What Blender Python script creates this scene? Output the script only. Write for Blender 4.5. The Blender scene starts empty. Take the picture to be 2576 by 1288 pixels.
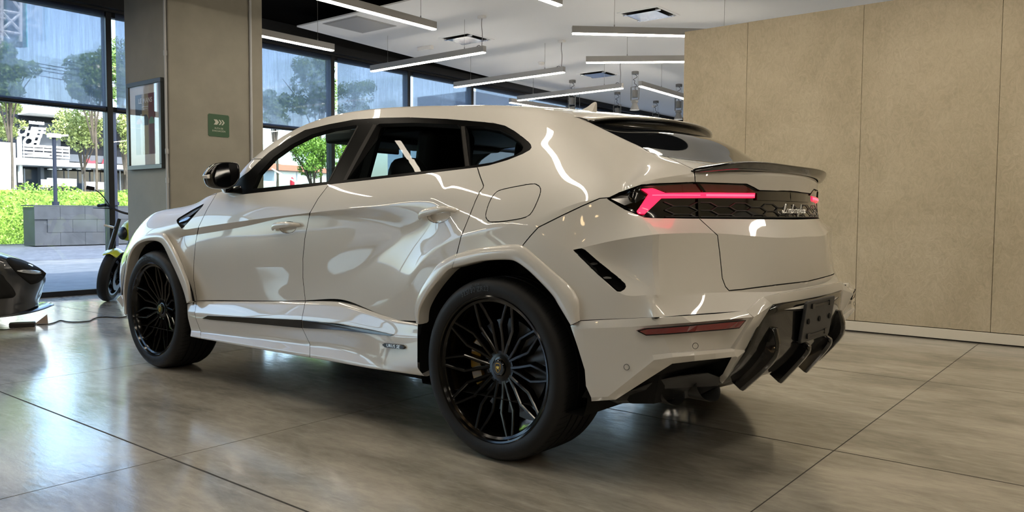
import bpy, bmesh, math, random
import numpy as np
from mathutils import Vector, Matrix, Quaternion
from mathutils.geometry import tessellate_polygon
scene = bpy.context.scene
COL = scene.collection
R = math.radians
# ------------------------------------------------------------------ camera
IMG_W, IMG_H = 2576, 1288
CAR_ROT = 0.0219346                       # the car stands 1.26 degrees off the room grid
CAMC = (2.1947, -3.4596, 1.0490)          # camera position in the car's own frame
YAW, PITCH, ROLL, FOC = 0.69934, -0.054337, -0.006565, 1992.549
def cam_rot(yaw, pitch, roll):
    return np.array((Matrix.Rotation(yaw, 3, 'Z') @ Matrix.Rotation(pitch, 3, 'X') @ Matrix.Rotation(roll, 3, 'Y')))
CR_CAR = cam_rot(YAW, PITCH, ROLL)
CP_CAR = np.array(CAMC)
_rz = np.array(Matrix.Rotation(-CAR_ROT, 3, 'Z'))
CP_ROOM = _rz @ CP_CAR
CR_ROOM = _rz @ CR_CAR
cam_data = bpy.data.cameras.new('camera')
cam = bpy.data.objects.new('camera', cam_data)
COL.objects.link(cam)
cam_data.sensor_width = 36.0
cam_data.lens = 36.0 * FOC / IMG_W
cam_data.clip_start = 0.05
cam_data.clip_end = 500
_M = CR_ROOM @ np.array([[1, 0, 0], [0, 0, -1], [0, 1, 0]], float)
cam.matrix_world = Matrix.Translation(CP_ROOM) @ Matrix([list(r) for r in _M]).to_4x4()
scene.camera = cam
# ------------------------------------------------------------------ sky, sun, exposure
scene.view_settings.view_transform = 'Standard'
scene.view_settings.look = 'None'
scene.view_settings.gamma = 1.0
scene.view_settings.use_curve_mapping = False
scene.view_settings.exposure = 0.0
world = bpy.data.worlds.new('world'); scene.world = world; world.use_nodes = True
_wn = world.node_tree
_sky = _wn.nodes.new('ShaderNodeTexSky'); _sky.sky_type = 'NISHITA'; _sky.sun_disc = False; _sky.sun_elevation = R(48); _sky.sun_rotation = R(80); _sky.air_density = 1.0; _sky.dust_density = 3.0; _sky.ozone_density = 1.2
_wn.links.new(_sky.outputs[0], _wn.nodes['Background'].inputs[0])
_wn.nodes['Background'].inputs[1].default_value = 1.25
sun_d = bpy.data.lights.new('sun', 'SUN'); sun_d.energy = 10.0; sun_d.angle = R(.6); sun_d.color = (1, .95, .86)
sun = bpy.data.objects.new('sun', sun_d); COL.objects.link(sun)
sun.rotation_euler = Vector((-.62, .25, -.74)).to_track_quat('-Z', 'Y').to_euler()
# ------------------------------------------------------------------ pixel helpers (a pixel gives a direction; planes give the distance)
def ray(u, v, Rm):
    d = np.array([(u - IMG_W / 2) / FOC, 1.0, -(v - IMG_H / 2) / FOC])
    return Rm @ d
def on_axis(u, v, ax, val, car=True):
    Rm, P0 = (CR_CAR, CP_CAR) if car else (CR_ROOM, CP_ROOM)
    d = ray(u, v, Rm)
    return P0 + d * ((val - P0[ax]) / d[ax])
def S(u, v, w):                            # car frame, at half width w on the left side
    return on_axis(u, v, 1, -w)
def pix(p):                                # car frame point -> pixel
    d = (np.asarray(p, float) - CP_CAR) @ CR_CAR
    return (IMG_W / 2 + FOC * d[0] / d[1], IMG_H / 2 - FOC * d[2] / d[1])
def pix_many(A):
    d = (np.asarray(A, float) - CP_CAR) @ CR_CAR
    return np.c_[IMG_W / 2 + FOC * d[:, 0] / d[:, 1], IMG_H / 2 - FOC * d[:, 2] / d[:, 1]]
def inside(poly, u, v):
    c = False
    n = len(poly)
    j = n - 1
    for i in range(n):
        xi, yi = poly[i]; xj, yj = poly[j]
        if (yi > v) != (yj > v) and u < (xj - xi) * (v - yi) / (yj - yi) + xi:
            c = not c
        j = i
    return c
# ------------------------------------------------------------------ object helpers
def link(name, me, mat=None, parent=None, smooth=True):
    o = bpy.data.objects.new(name, me)
    COL.objects.link(o)
    if mat is not None and len(me.materials) == 0:
        for m in (mat if isinstance(mat, (list, tuple)) else [mat]):
            me.materials.append(m)
    if smooth:
        me.shade_smooth()
    if parent is not None:
        o.parent = parent
    return o
def mesh_from(name, verts, faces):
    me = bpy.data.meshes.new(name)
    me.from_pydata([tuple(map(float, v)) for v in verts], [], [tuple(map(int, f)) for f in faces])
    me.update()
    return me
def thing(name, label, cat, loc=(0, 0, 0), rotz=0.0, group=None):
    o = bpy.data.objects.new(name, None)
    COL.objects.link(o)
    o.location = loc
    o.rotation_euler = (0, 0, rotz)
    o.empty_display_size = 0.1
    tag(o, label, cat, group)
    return o
def tag(o, label=None, cat=None, group=None, kind=None):
    if label: o['label'] = label
    if cat: o['category'] = cat
    if group: o['group'] = group
    if kind: o['kind'] = kind
    return o
class MB:
    """collects simple solids into one mesh"""
    def __init__(s): s.v = []; s.f = []; s.m = []
    def add(s, vs, fs, m=0):
        o = len(s.v)
        s.v += [tuple(map(float, q)) for q in vs]
        s.f += [tuple(i + o for i in f) for f in fs]
        s.m += [m] * len(fs)
        return s
    def box(s, x0, x1, y0, y1, z0, z1, m=0):
        vs = [(x, y, z) for z in (z0, z1) for y in (y0, y1) for x in (x0, x1)]
        return s.add(vs, [(0, 2, 3, 1), (4, 5, 7, 6), (0, 1, 5, 4), (2, 6, 7, 3), (0, 4, 6, 2), (1, 3, 7, 5)], m)
    def obox(s, c, ax, h, m=0):            # centre, three axis vectors (unit), half sizes
        c = np.array(c, float); A = [np.array(a, float) * k for a, k in zip(ax, h)]
        vs = [c + i * A[0] + j * A[1] + k * A[2] for k in (-1, 1) for j in (-1, 1) for i in (-1, 1)]
        fs = [(0, 2, 3, 1), (4, 5, 7, 6), (0, 1, 5, 4), (2, 6, 7, 3), (0, 4, 6, 2), (1, 3, 7, 5)]
        if np.dot(np.cross(A[0], A[1]), A[2]) < 0: fs = [f[::-1] for f in fs]
        return s.add(vs, fs, m)
    def tube(s, pts, r, n=8, m=0, cap=True, closed=False):
        pts = [np.array(p, float) for p in pts]
        k = len(pts)
        rr = r if isinstance(r, (list, tuple)) else [r] * k
        ref = None
        rings = []
        for i, p in enumerate(pts):
            if closed: t = pts[(i + 1) % k] - pts[i - 1]
            else: t = pts[min(i + 1, k - 1)] - pts[max(i - 1, 0)]
            t = t / (np.linalg.norm(t) + 1e-12)
            if ref is None:
                ref = np.cross(t, [0, 0, 1.0])
                if np.linalg.norm(ref) < .1: ref = np.cross(t, [1.0, 0, 0])
            ref = ref - t * np.dot(ref, t); ref /= np.linalg.norm(ref) + 1e-12
            b = np.cross(t, ref)
            rings.append([p + rr[i] * (math.cos(2 * math.pi * j / n) * ref + math.sin(2 * math.pi * j / n) * b) for j in range(n)])
        vs = [q for ring in rings for q in ring]
        fs = []
        for i in range(k if closed else k - 1):
            a = i * n; b2 = ((i + 1) % k) * n
            for j in range(n):
                fs.append((a + j, a + (j + 1) % n, b2 + (j + 1) % n, b2 + j))
        if cap and not closed:
            fs.append(tuple(range(n))[::-1]); fs.append(tuple((k - 1) * n + j for j in range(n)))
        return s.add(vs, fs, m)
    def lathe(s, prof, n=48, m=0, axis='y', origin=(0, 0, 0), closed=False):
        """prof: (radius, offset along axis)"""
        vs = []
        for r_, a in prof:
            for j in range(n):
                t = 2 * math.pi * j / n
                ca, sa = r_ * math.cos(t), r_ * math.sin(t)
                q = {'y': (ca, a, sa), 'z': (ca, sa, a), 'x': (a, ca, sa)}[axis]
                vs.append((q[0] + origin[0], q[1] + origin[1], q[2] + origin[2]))
        fs = []
        k = len(prof)
        for i in range(k if closed else k - 1):
            a = i * n; b = ((i + 1) % k) * n
            for j in range(n):
                fs.append((a + j, a + (j + 1) % n, b + (j + 1) % n, b + j))
        return s.add(vs, fs, m)
    def prism(s, poly, d, m=0):            # closed 3D polygon extruded by vector d (n-gon caps triangulated)
        n = len(poly)
        P0 = [np.array(p, float) for p in poly]; d = np.array(d, float)
        vs = P0 + [p + d for p in P0]
        tr = tessellate_polygon([[Vector(p) for p in P0]])
        fs = []
        nrm = sum((np.cross(P0[i] - P0[0], P0[(i + 1) % n] - P0[0]) for i in range(1, n - 1)), np.zeros(3))
        flip = np.dot(nrm, d) > 0
        for t in tr:
            a, b, c = t
            tn = np.cross(P0[b] - P0[a], P0[c] - P0[a])
            if np.dot(tn, d) > 0: a, b, c = c, b, a
            fs.append((a, b, c)); fs.append((c + n, b + n, a + n))
        for i in range(n):
            j = (i + 1) % n
            fs.append((i, j, j + n, i + n) if flip else (j, i, i + n, j + n))
        return s.add(vs, fs, m)
    def grid(s, rows, m=0, flip=False, closed=False):
        nr, nc = len(rows), len(rows[0])
        vs = [q for r_ in rows for q in r_]
        fs = []
        for i in range(nr - 1):
            for j in range(nc if closed else nc - 1):
                f = (i * nc + j, i * nc + (j + 1) % nc, (i + 1) * nc + (j + 1) % nc, (i + 1) * nc + j)
                fs.append(f[::-1] if flip else f)
        return s.add(vs, fs, m)
    def build(s, name, mat=None, parent=None, smooth=False, bevel=0.0, seg=2, angle=35, sub=0, label=None):
        me = mesh_from(name, s.v, s.f)
        if isinstance(mat, (list, tuple)):
            for mm in mat: me.materials.append(mm)
            me.polygons.foreach_set('material_index', s.m)
        elif mat is not None:
            me.materials.append(mat)
        o = bpy.data.objects.new(name, me); COL.objects.link(o)
        if parent is not None: o.parent = parent
        if bevel > 0:
            md = o.modifiers.new('bevel', 'BEVEL'); md.width = bevel; md.segments = seg; md.limit_method = 'ANGLE'; md.angle_limit = R(30); md.harden_normals = False
        if sub:
            md = o.modifiers.new('sub', 'SUBSURF'); md.levels = sub; md.render_levels = sub
        if smooth or bevel > 0 or sub:
            me.shade_smooth()
            if not sub:
                try: me.set_sharp_from_angle(angle=R(angle))
                except Exception: pass
        if label: o['label'] = label
        return o
def bsp(pts, n=8, closed=False):
    """Catmull-Rom through points"""
    P_ = [np.array(p, float) for p in pts]
    k = len(P_)
    out = []
    for i in range(k if closed else k - 1):
        if closed: p0, p1, p2, p3 = P_[i - 1], P_[i], P_[(i + 1) % k], P_[(i + 2) % k]
        else: p0, p1, p2, p3 = P_[max(i - 1, 0)], P_[i], P_[i + 1], P_[min(i + 2, k - 1)]
        for j in range(n):
            t = j / n
            out.append(.5 * ((2 * p1) + (-p0 + p2) * t + (2 * p0 - 5 * p1 + 4 * p2 - p3) * t * t + (-p0 + 3 * p1 - 3 * p2 + p3) * t ** 3))
    if not closed: out.append(P_[-1])
    return out
def resample(pts, n):
    P_ = [np.array(p, float) for p in pts]
    L_ = [0.0]
    for a, b in zip(P_[:-1], P_[1:]): L_.append(L_[-1] + np.linalg.norm(b - a))
    out = []
    for i in range(n):
        t = L_[-1] * i / (n - 1)
        k = max(j for j in range(len(L_)) if L_[j] <= t + 1e-12); k = min(k, len(P_) - 2)
        f = (t - L_[k]) / max(L_[k + 1] - L_[k], 1e-12)
        out.append(P_[k] * (1 - f) + P_[k + 1] * f)
    return out
# ------------------------------------------------------------------ materials (all procedural)
def pmat(name, col, rough=.5, metal=0.0, coat=0.0, coat_rough=.03, spec=.5, emit=None, estr=0.0, alpha=1.0, trans=0.0, ior=1.5):
    m = bpy.data.materials.new(name); m.use_nodes = True
    b = m.node_tree.nodes['Principled BSDF']
    b.inputs['Base Color'].default_value = (*col, 1); b.inputs['Roughness'].default_value = rough; b.inputs['Metallic'].default_value = metal
    b.inputs['Coat Weight'].default_value = coat; b.inputs['Coat Roughness'].default_value = coat_rough
    b.inputs['Specular IOR Level'].default_value = spec; b.inputs['IOR'].default_value = ior
    b.inputs['Transmission Weight'].default_value = trans; b.inputs['Alpha'].default_value = alpha
    if emit: b.inputs['Emission Color'].default_value = (*emit, 1); b.inputs['Emission Strength'].default_value = estr
    return m
def nd(m, t, **k):
    n = m.node_tree.nodes.new(t)
    for a, b in k.items():
        if a in n.inputs: n.inputs[a].default_value = b
        else: setattr(n, a, b)
    return n
def lk(m, a, b): m.node_tree.links.new(a, b)
def noise_mat(name, c0, c1, scale, rough=(.5, .5), detail=6, stretch=(1, 1, 1), bump=0.0, bscale=None, coat=0.0, mid=.5, width=.25, spec=.5):
    """two colours mixed by object-space noise, optional bump"""
    m = pmat(name, c0, rough[0], coat=coat, spec=spec)
    b = m.node_tree.nodes['Principled BSDF']
    tc = nd(m, 'ShaderNodeTexCoord'); mp = nd(m, 'ShaderNodeMapping'); mp.inputs['Scale'].default_value = stretch
    lk(m, tc.outputs['Object'], mp.inputs['Vector'])
    n1 = nd(m, 'ShaderNodeTexNoise', Scale=scale, Detail=float(detail), Roughness=.6); lk(m, mp.outputs[0], n1.inputs['Vector'])
    mr = nd(m, 'ShaderNodeMapRange'); mr.inputs[1].default_value = mid - width; mr.inputs[2].default_value = mid + width; lk(m, n1.outputs['Fac'], mr.inputs[0])
    mx = nd(m, 'ShaderNodeMix', data_type='RGBA'); mx.inputs[6].default_value = (*c0, 1); mx.inputs[7].default_value = (*c1, 1)
    lk(m, mr.outputs[0], mx.inputs[0]); lk(m, mx.outputs[2], b.inputs['Base Color'])
    if rough[0] != rough[1]:
        r2 = nd(m, 'ShaderNodeMapRange'); r2.inputs[3].default_value = rough[0]; r2.inputs[4].default_value = rough[1]; lk(m, mr.outputs[0], r2.inputs[0]); lk(m, r2.outputs[0], b.inputs['Roughness'])
    if bump:
        n2 = nd(m, 'ShaderNodeTexNoise', Scale=bscale or scale * 3, Detail=5.0); lk(m, mp.outputs[0], n2.inputs['Vector'])
        bp = nd(m, 'ShaderNodeBump', Strength=bump, Distance=.01); lk(m, n2.outputs['Fac'], bp.inputs['Height']); lk(m, bp.outputs[0], b.inputs['Normal'])
    return m
def glass_mat(name, tint, refl=1.0, rough=0.0):
    """thin pane: tinted see-through plus Fresnel mirror"""
    m = bpy.data.materials.new(name); m.use_nodes = True
    nt = m.node_tree; nt.nodes.clear()
    out = nd(m, 'ShaderNodeOutputMaterial'); mx = nd(m, 'ShaderNodeMixShader')
    tr = nd(m, 'ShaderNodeBsdfTransparent'); tr.inputs[0].default_value = (*tint, 1)
    gl = nd(m, 'ShaderNodeBsdfGlossy'); gl.inputs['Roughness'].default_value = rough; gl.inputs[0].default_value = (refl, refl, refl, 1)
    fr = nd(m, 'ShaderNodeFresnel'); fr.inputs[0].default_value = 1.5
    ge = nd(m, 'ShaderNodeNewGeometry'); mi = nd(m, 'ShaderNodeMapRange'); mi.inputs[3].default_value = 1.5; mi.inputs[4].default_value = 1 / 1.5
    lk(m, ge.outputs['Backfacing'], mi.inputs[0]); lk(m, mi.outputs[0], fr.inputs[0])   # same Fresnel from both sides of the pane
    lk(m, fr.outputs[0], mx.inputs[0]); lk(m, tr.outputs[0], mx.inputs[1]); lk(m, gl.outputs[0], mx.inputs[2]); lk(m, mx.outputs[0], out.inputs[0])
    return m
M_PAINT = pmat('pearl_white_paint', (.55, .53, .49), .38, coat=1.0, coat_rough=.02)
M_BLACK = pmat('gloss_black', (.004, .004, .004), .12, coat=.6, coat_rough=.02)
M_SATIN = pmat('satin_black', (.010, .010, .010), .38)
M_MATTE = pmat('matte_black', (.006, .006, .006), .8, spec=.2)
M_TYRE = noise_mat('tyre_rubber', (.0055, .0055, .006), (.009, .009, .0095), 18, (.5, .65), bump=.08, spec=.3)
M_RIM = pmat('rim_gloss_black', (.002, .002, .002), .14, spec=.35)
M_GLASS = glass_mat('tinted_side_glass', (.86, .92, .90), .35)
M_GLASS_D = glass_mat('privacy_glass', (.42, .47, .48), .12)
M_GLASS_C = glass_mat('windscreen_glass', (.62, .68, .66))
M_REARGL = pmat('rear_privacy_glass', (.006, .007, .009), .05, coat=1.0, coat_rough=.01)
M_TRIM = pmat('trim_black', (.0025, .0025, .0025), .3, spec=.03)
M_GLASS_F = glass_mat('far_privacy_glass', (.06, .07, .075))
M_CHROME = pmat('chrome', (.8, .8, .8), .12, metal=1)
M_SILVER = pmat('silver_badge', (.75, .75, .74), .3, metal=.7)
M_DISC = pmat('brake_disc_steel', (.12, .12, .125), .35, metal=.9)
M_YELLOW = pmat('caliper_yellow', (.42, .23, .008), .4, coat=.3)
M_GOLD = pmat('badge_gold', (.65, .42, .08), .35, metal=.6)
M_REDL = pmat('tail_light_glow', (.5, .01, .03), .3, emit=(1.0, .012, .06), estr=2.6, coat=1)
M_REDHOT = pmat('tail_light_led', (.8, .1, .1), .3, emit=(1.0, .05, .10), estr=3.6)
M_REDD = pmat('dark_red_lens', (.085, .004, .006), .15, coat=1.0)
M_REFL = pmat('red_reflector', (.16, .006, .010), .25, coat=1.0)
M_SMOKE = pmat('smoked_lens', (.006, .0045, .002), .1, spec=.3)
M_TRIMG = pmat('seal_grey', (.012, .010, .008), .6, spec=.15)
M_LEATHER = pmat('dark_leather', (.008, .008, .009), .6)
M_GREYPL = pmat('plate_bracket_plastic', (.020, .021, .023), .42)
M_WHITEPL = pmat('white_plastic', (.8, .8, .8), .4)
M_ORNG = pmat('indicator_lens', (.75, .72, .68), .15, coat=1)
M_SEAM = pmat('shut_line_dark', (.012, .012, .012), .8, spec=.1)
def text_mesh(body, size, extrude=.0, shear=0.0, align='CENTER', space=1.0, bold=0.0):
    cu = bpy.data.curves.new('txt', 'FONT'); cu.body = body; cu.size = size; cu.extrude = extrude; cu.shear = shear; cu.align_x = align; cu.align_y = 'CENTER'; cu.space_character = space; cu.offset = bold; cu.resolution_u = 3
    o = bpy.data.objects.new('txt', cu); COL.objects.link(o)
    dg = bpy.context.evaluated_depsgraph_get(); dg.update()
    me = bpy.data.meshes.new_from_object(o.evaluated_get(dg))
    bpy.data.objects.remove(o); bpy.data.curves.remove(cu)
    n = len(me.vertices); co = np.empty(n * 3); me.vertices.foreach_get('co', co)
    return me, co.reshape(-1, 3)
def place_text(body, size, origin, ex, ey, mat, name, parent=None, extrude=.001, shear=0, align='CENTER', space=1.0, warp=None, bold=0.0, sx=1.0):
    me, co = text_mesh(body, size, extrude, shear, align, space, bold)
    ex = np.array(ex, float); ex /= np.linalg.norm(ex); ey = np.array(ey, float); ey = ey - ex * ey.dot(ex); ey /= np.linalg.norm(ey); ez = np.cross(ex, ey)
    if warp is None: P3 = np.array(origin) + np.outer(co[:, 0] * sx, ex) + np.outer(co[:, 1], ey) + np.outer(co[:, 2], ez)
    else: P3 = np.array([warp(*c_) for c_ in co])
    me.vertices.foreach_set('co', P3.ravel()); me.update(); me.materials.clear(); me.materials.append(mat)
    o = bpy.data.objects.new(name, me); COL.objects.link(o)
    if parent is not None: o.parent = parent
    return o
# ------------------------------------------------------------------ room materials
def floor_mat():
    m = pmat('polished_concrete', (.2, .19, .17), .2, spec=.4, coat=1.0, coat_rough=.075); m.node_tree.nodes['Principled BSDF'].inputs['Coat IOR'].default_value = 1.85
    b = m.node_tree.nodes['Principled BSDF']
    g = nd(m, 'ShaderNodeNewGeometry'); mp = nd(m, 'ShaderNodeMapping'); mp.inputs['Scale'].default_value = (1, 2.6, 1); mp.inputs['Rotation'].default_value = (0, 0, .2); lk(m, g.outputs['Position'], mp.inputs[0])
    n1 = nd(m, 'ShaderNodeTexNoise', Scale=1.1, Detail=8.0, Roughness=.62, Distortion=.6); lk(m, mp.outputs[0], n1.inputs['Vector'])
    n2 = nd(m, 'ShaderNodeTexNoise', Scale=9.0, Detail=6.0, Roughness=.65, Distortion=.3); lk(m, mp.outputs[0], n2.inputs['Vector'])
    n3 = nd(m, 'ShaderNodeTexNoise', Scale=3.0, Detail=4.0, Roughness=.55); lk(m, g.outputs['Position'], n3.inputs['Vector'])
    cr = nd(m, 'ShaderNodeValToRGB'); e = cr.color_ramp.elements
    e[0].position = .34; e[0].color = (.20, .186, .157, 1); e[1].position = .66; e[1].color = (.47, .435, .37, 1)
    mid = cr.color_ramp.elements.new(.5); mid.color = (.335, .31, .262, 1)
    ad = nd(m, 'ShaderNodeMath', operation='MULTIPLY_ADD'); lk(m, n2.outputs['Fac'], ad.inputs[0]); ad.inputs[1].default_value = .40; sb = nd(m, 'ShaderNodeMath', operation='SUBTRACT'); lk(m, n1.outputs['Fac'], sb.inputs[0]); sb.inputs[1].default_value = .20; lk(m, sb.outputs[0], ad.inputs[2])
    lk(m, ad.outputs[0], cr.inputs[0])
    # scuffs: sparse darker streaks
    n4 = nd(m, 'ShaderNodeTexNoise', Scale=5.0, Detail=9.0, Roughness=.75, Distortion=1.2)
    mp2 = nd(m, 'ShaderNodeMapping'); mp2.inputs['Scale'].default_value = (1, 5, 1); mp2.inputs['Rotation'].default_value = (0, 0, .35); lk(m, g.outputs['Position'], mp2.inputs[0]); lk(m, mp2.outputs[0], n4.inputs['Vector'])
    ms = nd(m, 'ShaderNodeMapRange'); ms.inputs[1].default_value = .63; ms.inputs[2].default_value = .72; lk(m, n4.outputs['Fac'], ms.inputs[0])
    mx = nd(m, 'ShaderNodeMix', data_type='RGBA'); mx.inputs[7].default_value = (.17, .155, .13, 1)
    sc = nd(m, 'ShaderNodeMath', operation='MULTIPLY'); lk(m, ms.outputs[0], sc.inputs[0]); sc.inputs[1].default_value = .55
    lk(m, sc.outputs[0], mx.inputs[0]); lk(m, cr.outputs[0], mx.inputs[6])
    # pale trowel streaks
    mp3 = nd(m, 'ShaderNodeMapping'); mp3.inputs['Scale'].default_value = (1, 7, 1); mp3.inputs['Rotation'].default_value = (0, 0, -.12); lk(m, g.outputs['Position'], mp3.inputs[0])
    n5 = nd(m, 'ShaderNodeTexNoise', Scale=3.2, Detail=10.0, Roughness=.72, Distortion=.8); lk(m, mp3.outputs[0], n5.inputs['Vector'])
    m5 = nd(m, 'ShaderNodeMapRange'); m5.inputs[1].default_value = .54; m5.inputs[2].default_value = .70; m5.inputs[4].default_value = .55; lk(m, n5.outputs['Fac'], m5.inputs[0])
    mx5 = nd(m, 'ShaderNodeMix', data_type='RGBA'); mx5.inputs[7].default_value = (.56, .52, .45, 1); lk(m, m5.outputs[0], mx5.inputs[0]); lk(m, mx.outputs[2], mx5.inputs[6]); lk(m, mx5.outputs[2], b.inputs['Base Color'])
    rr = nd(m, 'ShaderNodeMapRange'); rr.inputs[1].default_value = .3; rr.inputs[2].default_value = .7; rr.inputs[3].default_value = .05; rr.inputs[4].default_value = .16; lk(m, ad.outputs[0], rr.inputs[0]); lk(m, rr.outputs[0], b.inputs['Coat Roughness']); b.inputs['Roughness'].default_value = .4
    bp = nd(m, 'ShaderNodeBump', Strength=.10, Distance=.02); lk(m, n2.outputs['Fac'], bp.inputs['Height']); lk(m, bp.outputs[0], b.inputs['Normal']); bp2 = nd(m, 'ShaderNodeBump', Strength=.035, Distance=.02); lk(m, n2.outputs['Fac'], bp2.inputs['Height']); lk(m, bp2.outputs[0], b.inputs['Coat Normal'])
    return m
def plaster_mat():
    m = pmat('trowelled_beige_plaster', (.5, .43, .3), .55, spec=.35)
    b = m.node_tree.nodes['Principled BSDF']
    g = nd(m, 'ShaderNodeNewGeometry')
    n1 = nd(m, 'ShaderNodeTexNoise', Scale=1.3, Detail=7.0, Roughness=.6, Distortion=.8); lk(m, g.outputs['Position'], n1.inputs['Vector'])
    mp = nd(m, 'ShaderNodeMapping'); mp.inputs['Scale'].default_value = (2.5, 1, 1.4); mp.inputs['Rotation'].default_value = (0, .7, 0); lk(m, g.outputs['Position'], mp.inputs[0])
    n2 = nd(m, 'ShaderNodeTexNoise', Scale=7.0, Detail=8.0, Roughness=.7, Distortion=2.5); lk(m, mp.outputs[0], n2.inputs['Vector'])
    v = nd(m, 'ShaderNodeTexVoronoi', Scale=1.6, feature='F1'); v.distance = 'MANHATTAN'; lk(m, mp.outputs[0], v.inputs['Vector'])
    cr = nd(m, 'ShaderNodeValToRGB'); e = cr.color_ramp.elements; e[0].position = .36; e[0].color = (.36, .305, .21, 1); e[1].position = .66; e[1].color = (.59, .52, .39, 1)
    a = nd(m, 'ShaderNodeMath', operation='MULTIPLY_ADD'); lk(m, n2.outputs['Fac'], a.inputs[0]); a.inputs[1].default_value = .45; sb = nd(m, 'ShaderNodeMath', operation='MULTIPLY_ADD'); lk(m, n1.outputs['Fac'], sb.inputs[0]); sb.inputs[1].default_value = .45; sb.inputs[2].default_value = .05; lk(m, sb.outputs[0], a.inputs[2])
    lk(m, a.outputs[0], cr.inputs[0])
    hs = nd(m, 'ShaderNodeMix', data_type='RGBA'); hs.inputs[7].default_value = (.58, .50, .36, 1); cm = nd(m, 'ShaderNodeMath', operation='MULTIPLY'); lk(m, v.outputs['Color'], cm.inputs[0]); cm.inputs[1].default_value = .22; lk(m, cm.outputs[0], hs.inputs[0]); lk(m, cr.outputs[0], hs.inputs[6]); lk(m, hs.outputs[2], b.inputs['Base Color'])
    bp = nd(m, 'ShaderNodeBump', Strength=.55, Distance=.012); lk(m, n2.outputs['Fac'], bp.inputs['Height']); lk(m, bp.outputs[0], b.inputs['Normal'])
    return m
M_FLOOR = floor_mat()
M_JOINT = pmat('joint_dark', (.035, .032, .028), .8)
M_PLASTER = plaster_mat()
M_CONC = noise_mat('cast_concrete', (.19, .178, .148), (.27, .255, .215), 1.6, (.6, .75), detail=8, bump=.12, bscale=14, spec=.3)
M_CEIL = pmat('ceiling_white', (.88, .91, .95), .8, spec=.2)
M_CBLK = pmat('ceiling_black', (.006, .006, .0065), .8, spec=.0)
M_FRAME = pmat('window_frame_black', (.016, .018, .022), .45, spec=.3)
M_PANE = glass_mat('window_glass', (.90, .94, .94))
M_BASEB = pmat('baseboard_white', (.66, .62, .53), .5)
M_LAMPB = pmat('lamp_aluminium', (.42, .42, .42), .45, metal=.3)
M_LAMPE = pmat('lamp_diffuser', (.9, .9, .9), .5, emit=(1.0, .88, .71), estr=50.0)
M_CABLE = pmat('steel_cable', (.25, .25, .25), .5, metal=.5)
M_GREYW = pmat('grey_lamp_paint', (.36, .37, .38), .5); M_SPOTB = pmat('spot_lamp_paint', (.17, .175, .18), .5)
M_SPOTE = pmat('spot_lamp_glow', (.9, .9, .9), .5, emit=(1, .95, .85), estr=12)
M_FOIL = pmat('diffuser_aluminium', (.62, .64, .66), .22, metal=.8)
M_DARKW = noise_mat('dark_rear_wall', (.20, .18, .15), (.27, .245, .205), 1.2, (.6, .6))
def blind_mat():
    m = bpy.data.materials.new('blind_mesh'); m.use_nodes = True; m.node_tree.nodes.clear()
    out = nd(m, 'ShaderNodeOutputMaterial'); mx = nd(m, 'ShaderNodeMixShader'); m2 = nd(m, 'ShaderNodeMixShader')
    tp_ = nd(m, 'ShaderNodeBsdfTransparent'); tp_.inputs[0].default_value = (.62, .62, .66, 1)
    rf = nd(m, 'ShaderNodeBsdfRefraction'); rf.inputs[0].default_value = (.62, .62, .66, 1); rf.inputs['Roughness'].default_value = .14; rf.inputs['IOR'].default_value = 1.06
    tr_m = nd(m, 'ShaderNodeMixShader'); tr_m.inputs[0].default_value = .3; lk(m, tp_.outputs[0], tr_m.inputs[1]); lk(m, rf.outputs[0], tr_m.inputs[2]); tr = tr_m
    tl = nd(m, 'ShaderNodeBsdfTranslucent'); tl.inputs[0].default_value = (.42, .50, .62, 1)
    df = nd(m, 'ShaderNodeBsdfDiffuse'); df.inputs[0].default_value = (.10, .11, .13, 1)
    g = nd(m, 'ShaderNodeNewGeometry'); mp = nd(m, 'ShaderNodeMapping'); mp.inputs['Scale'].default_value = (1, 14, .5); lk(m, g.outputs['Position'], mp.inputs[0])
    n = nd(m, 'ShaderNodeTexNoise', Scale=3.0, Detail=6.0, Roughness=.7); lk(m, mp.outputs[0], n.inputs['Vector'])
    mr = nd(m, 'ShaderNodeMapRange'); mr.inputs[1].default_value = .3; mr.inputs[2].default_value = .7; mr.inputs[3].default_value = .28; mr.inputs[4].default_value = .40; lk(m, n.outputs['Fac'], mr.inputs[0])
    lk(m, mr.outputs[0], mx.inputs[0]); m2.inputs[0].default_value = .5
    lk(m, tl.outputs[0], m2.inputs[1]); lk(m, df.outputs[0], m2.inputs[2]); lk(m, tr.outputs[0], mx.inputs[1]); lk(m, m2.outputs[0], mx.inputs[2]); lk(m, mx.outputs[0], out.inputs[0])
    return m
M_BLIND = blind_mat()
XW = -8.18; X1 = 7.2; Y0 = -9.6; Y1 = 16.2; ZC = 3.65
# ------------------------------------------------------------------ floor of saw-cut slabs
mb = MB(); mb.box(XW - .3, X1, Y0, Y1, -.14, -.0012)
floor = mb.build('floor', M_JOINT); tag(floor, kind='structure')
gx = [XW] + [-5.36, -3.219, -1.09, 1.06, 3.2, 5.34] + [X1]
gy = [Y0] + [-1.833 + 1.925 * k for k in range(-4, 10) if Y0 + .3 < -1.833 + 1.925 * k < Y1 - .3] + [Y1]
gy = [(.110 if abs(y - .092) < .01 else 2.016 if abs(y - 2.017) < .01 else y) for y in gy]
for i in range(len(gx) - 1):
    for j in range(len(gy) - 1):
        h = .0030; hy = .0055
        mb = MB(); mb.box(gx[i] + h, gx[i + 1] - h, gy[j] + hy, gy[j + 1] - hy, -.012, 0)
        mb.build('floor_slab', M_FLOOR, floor)
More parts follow.
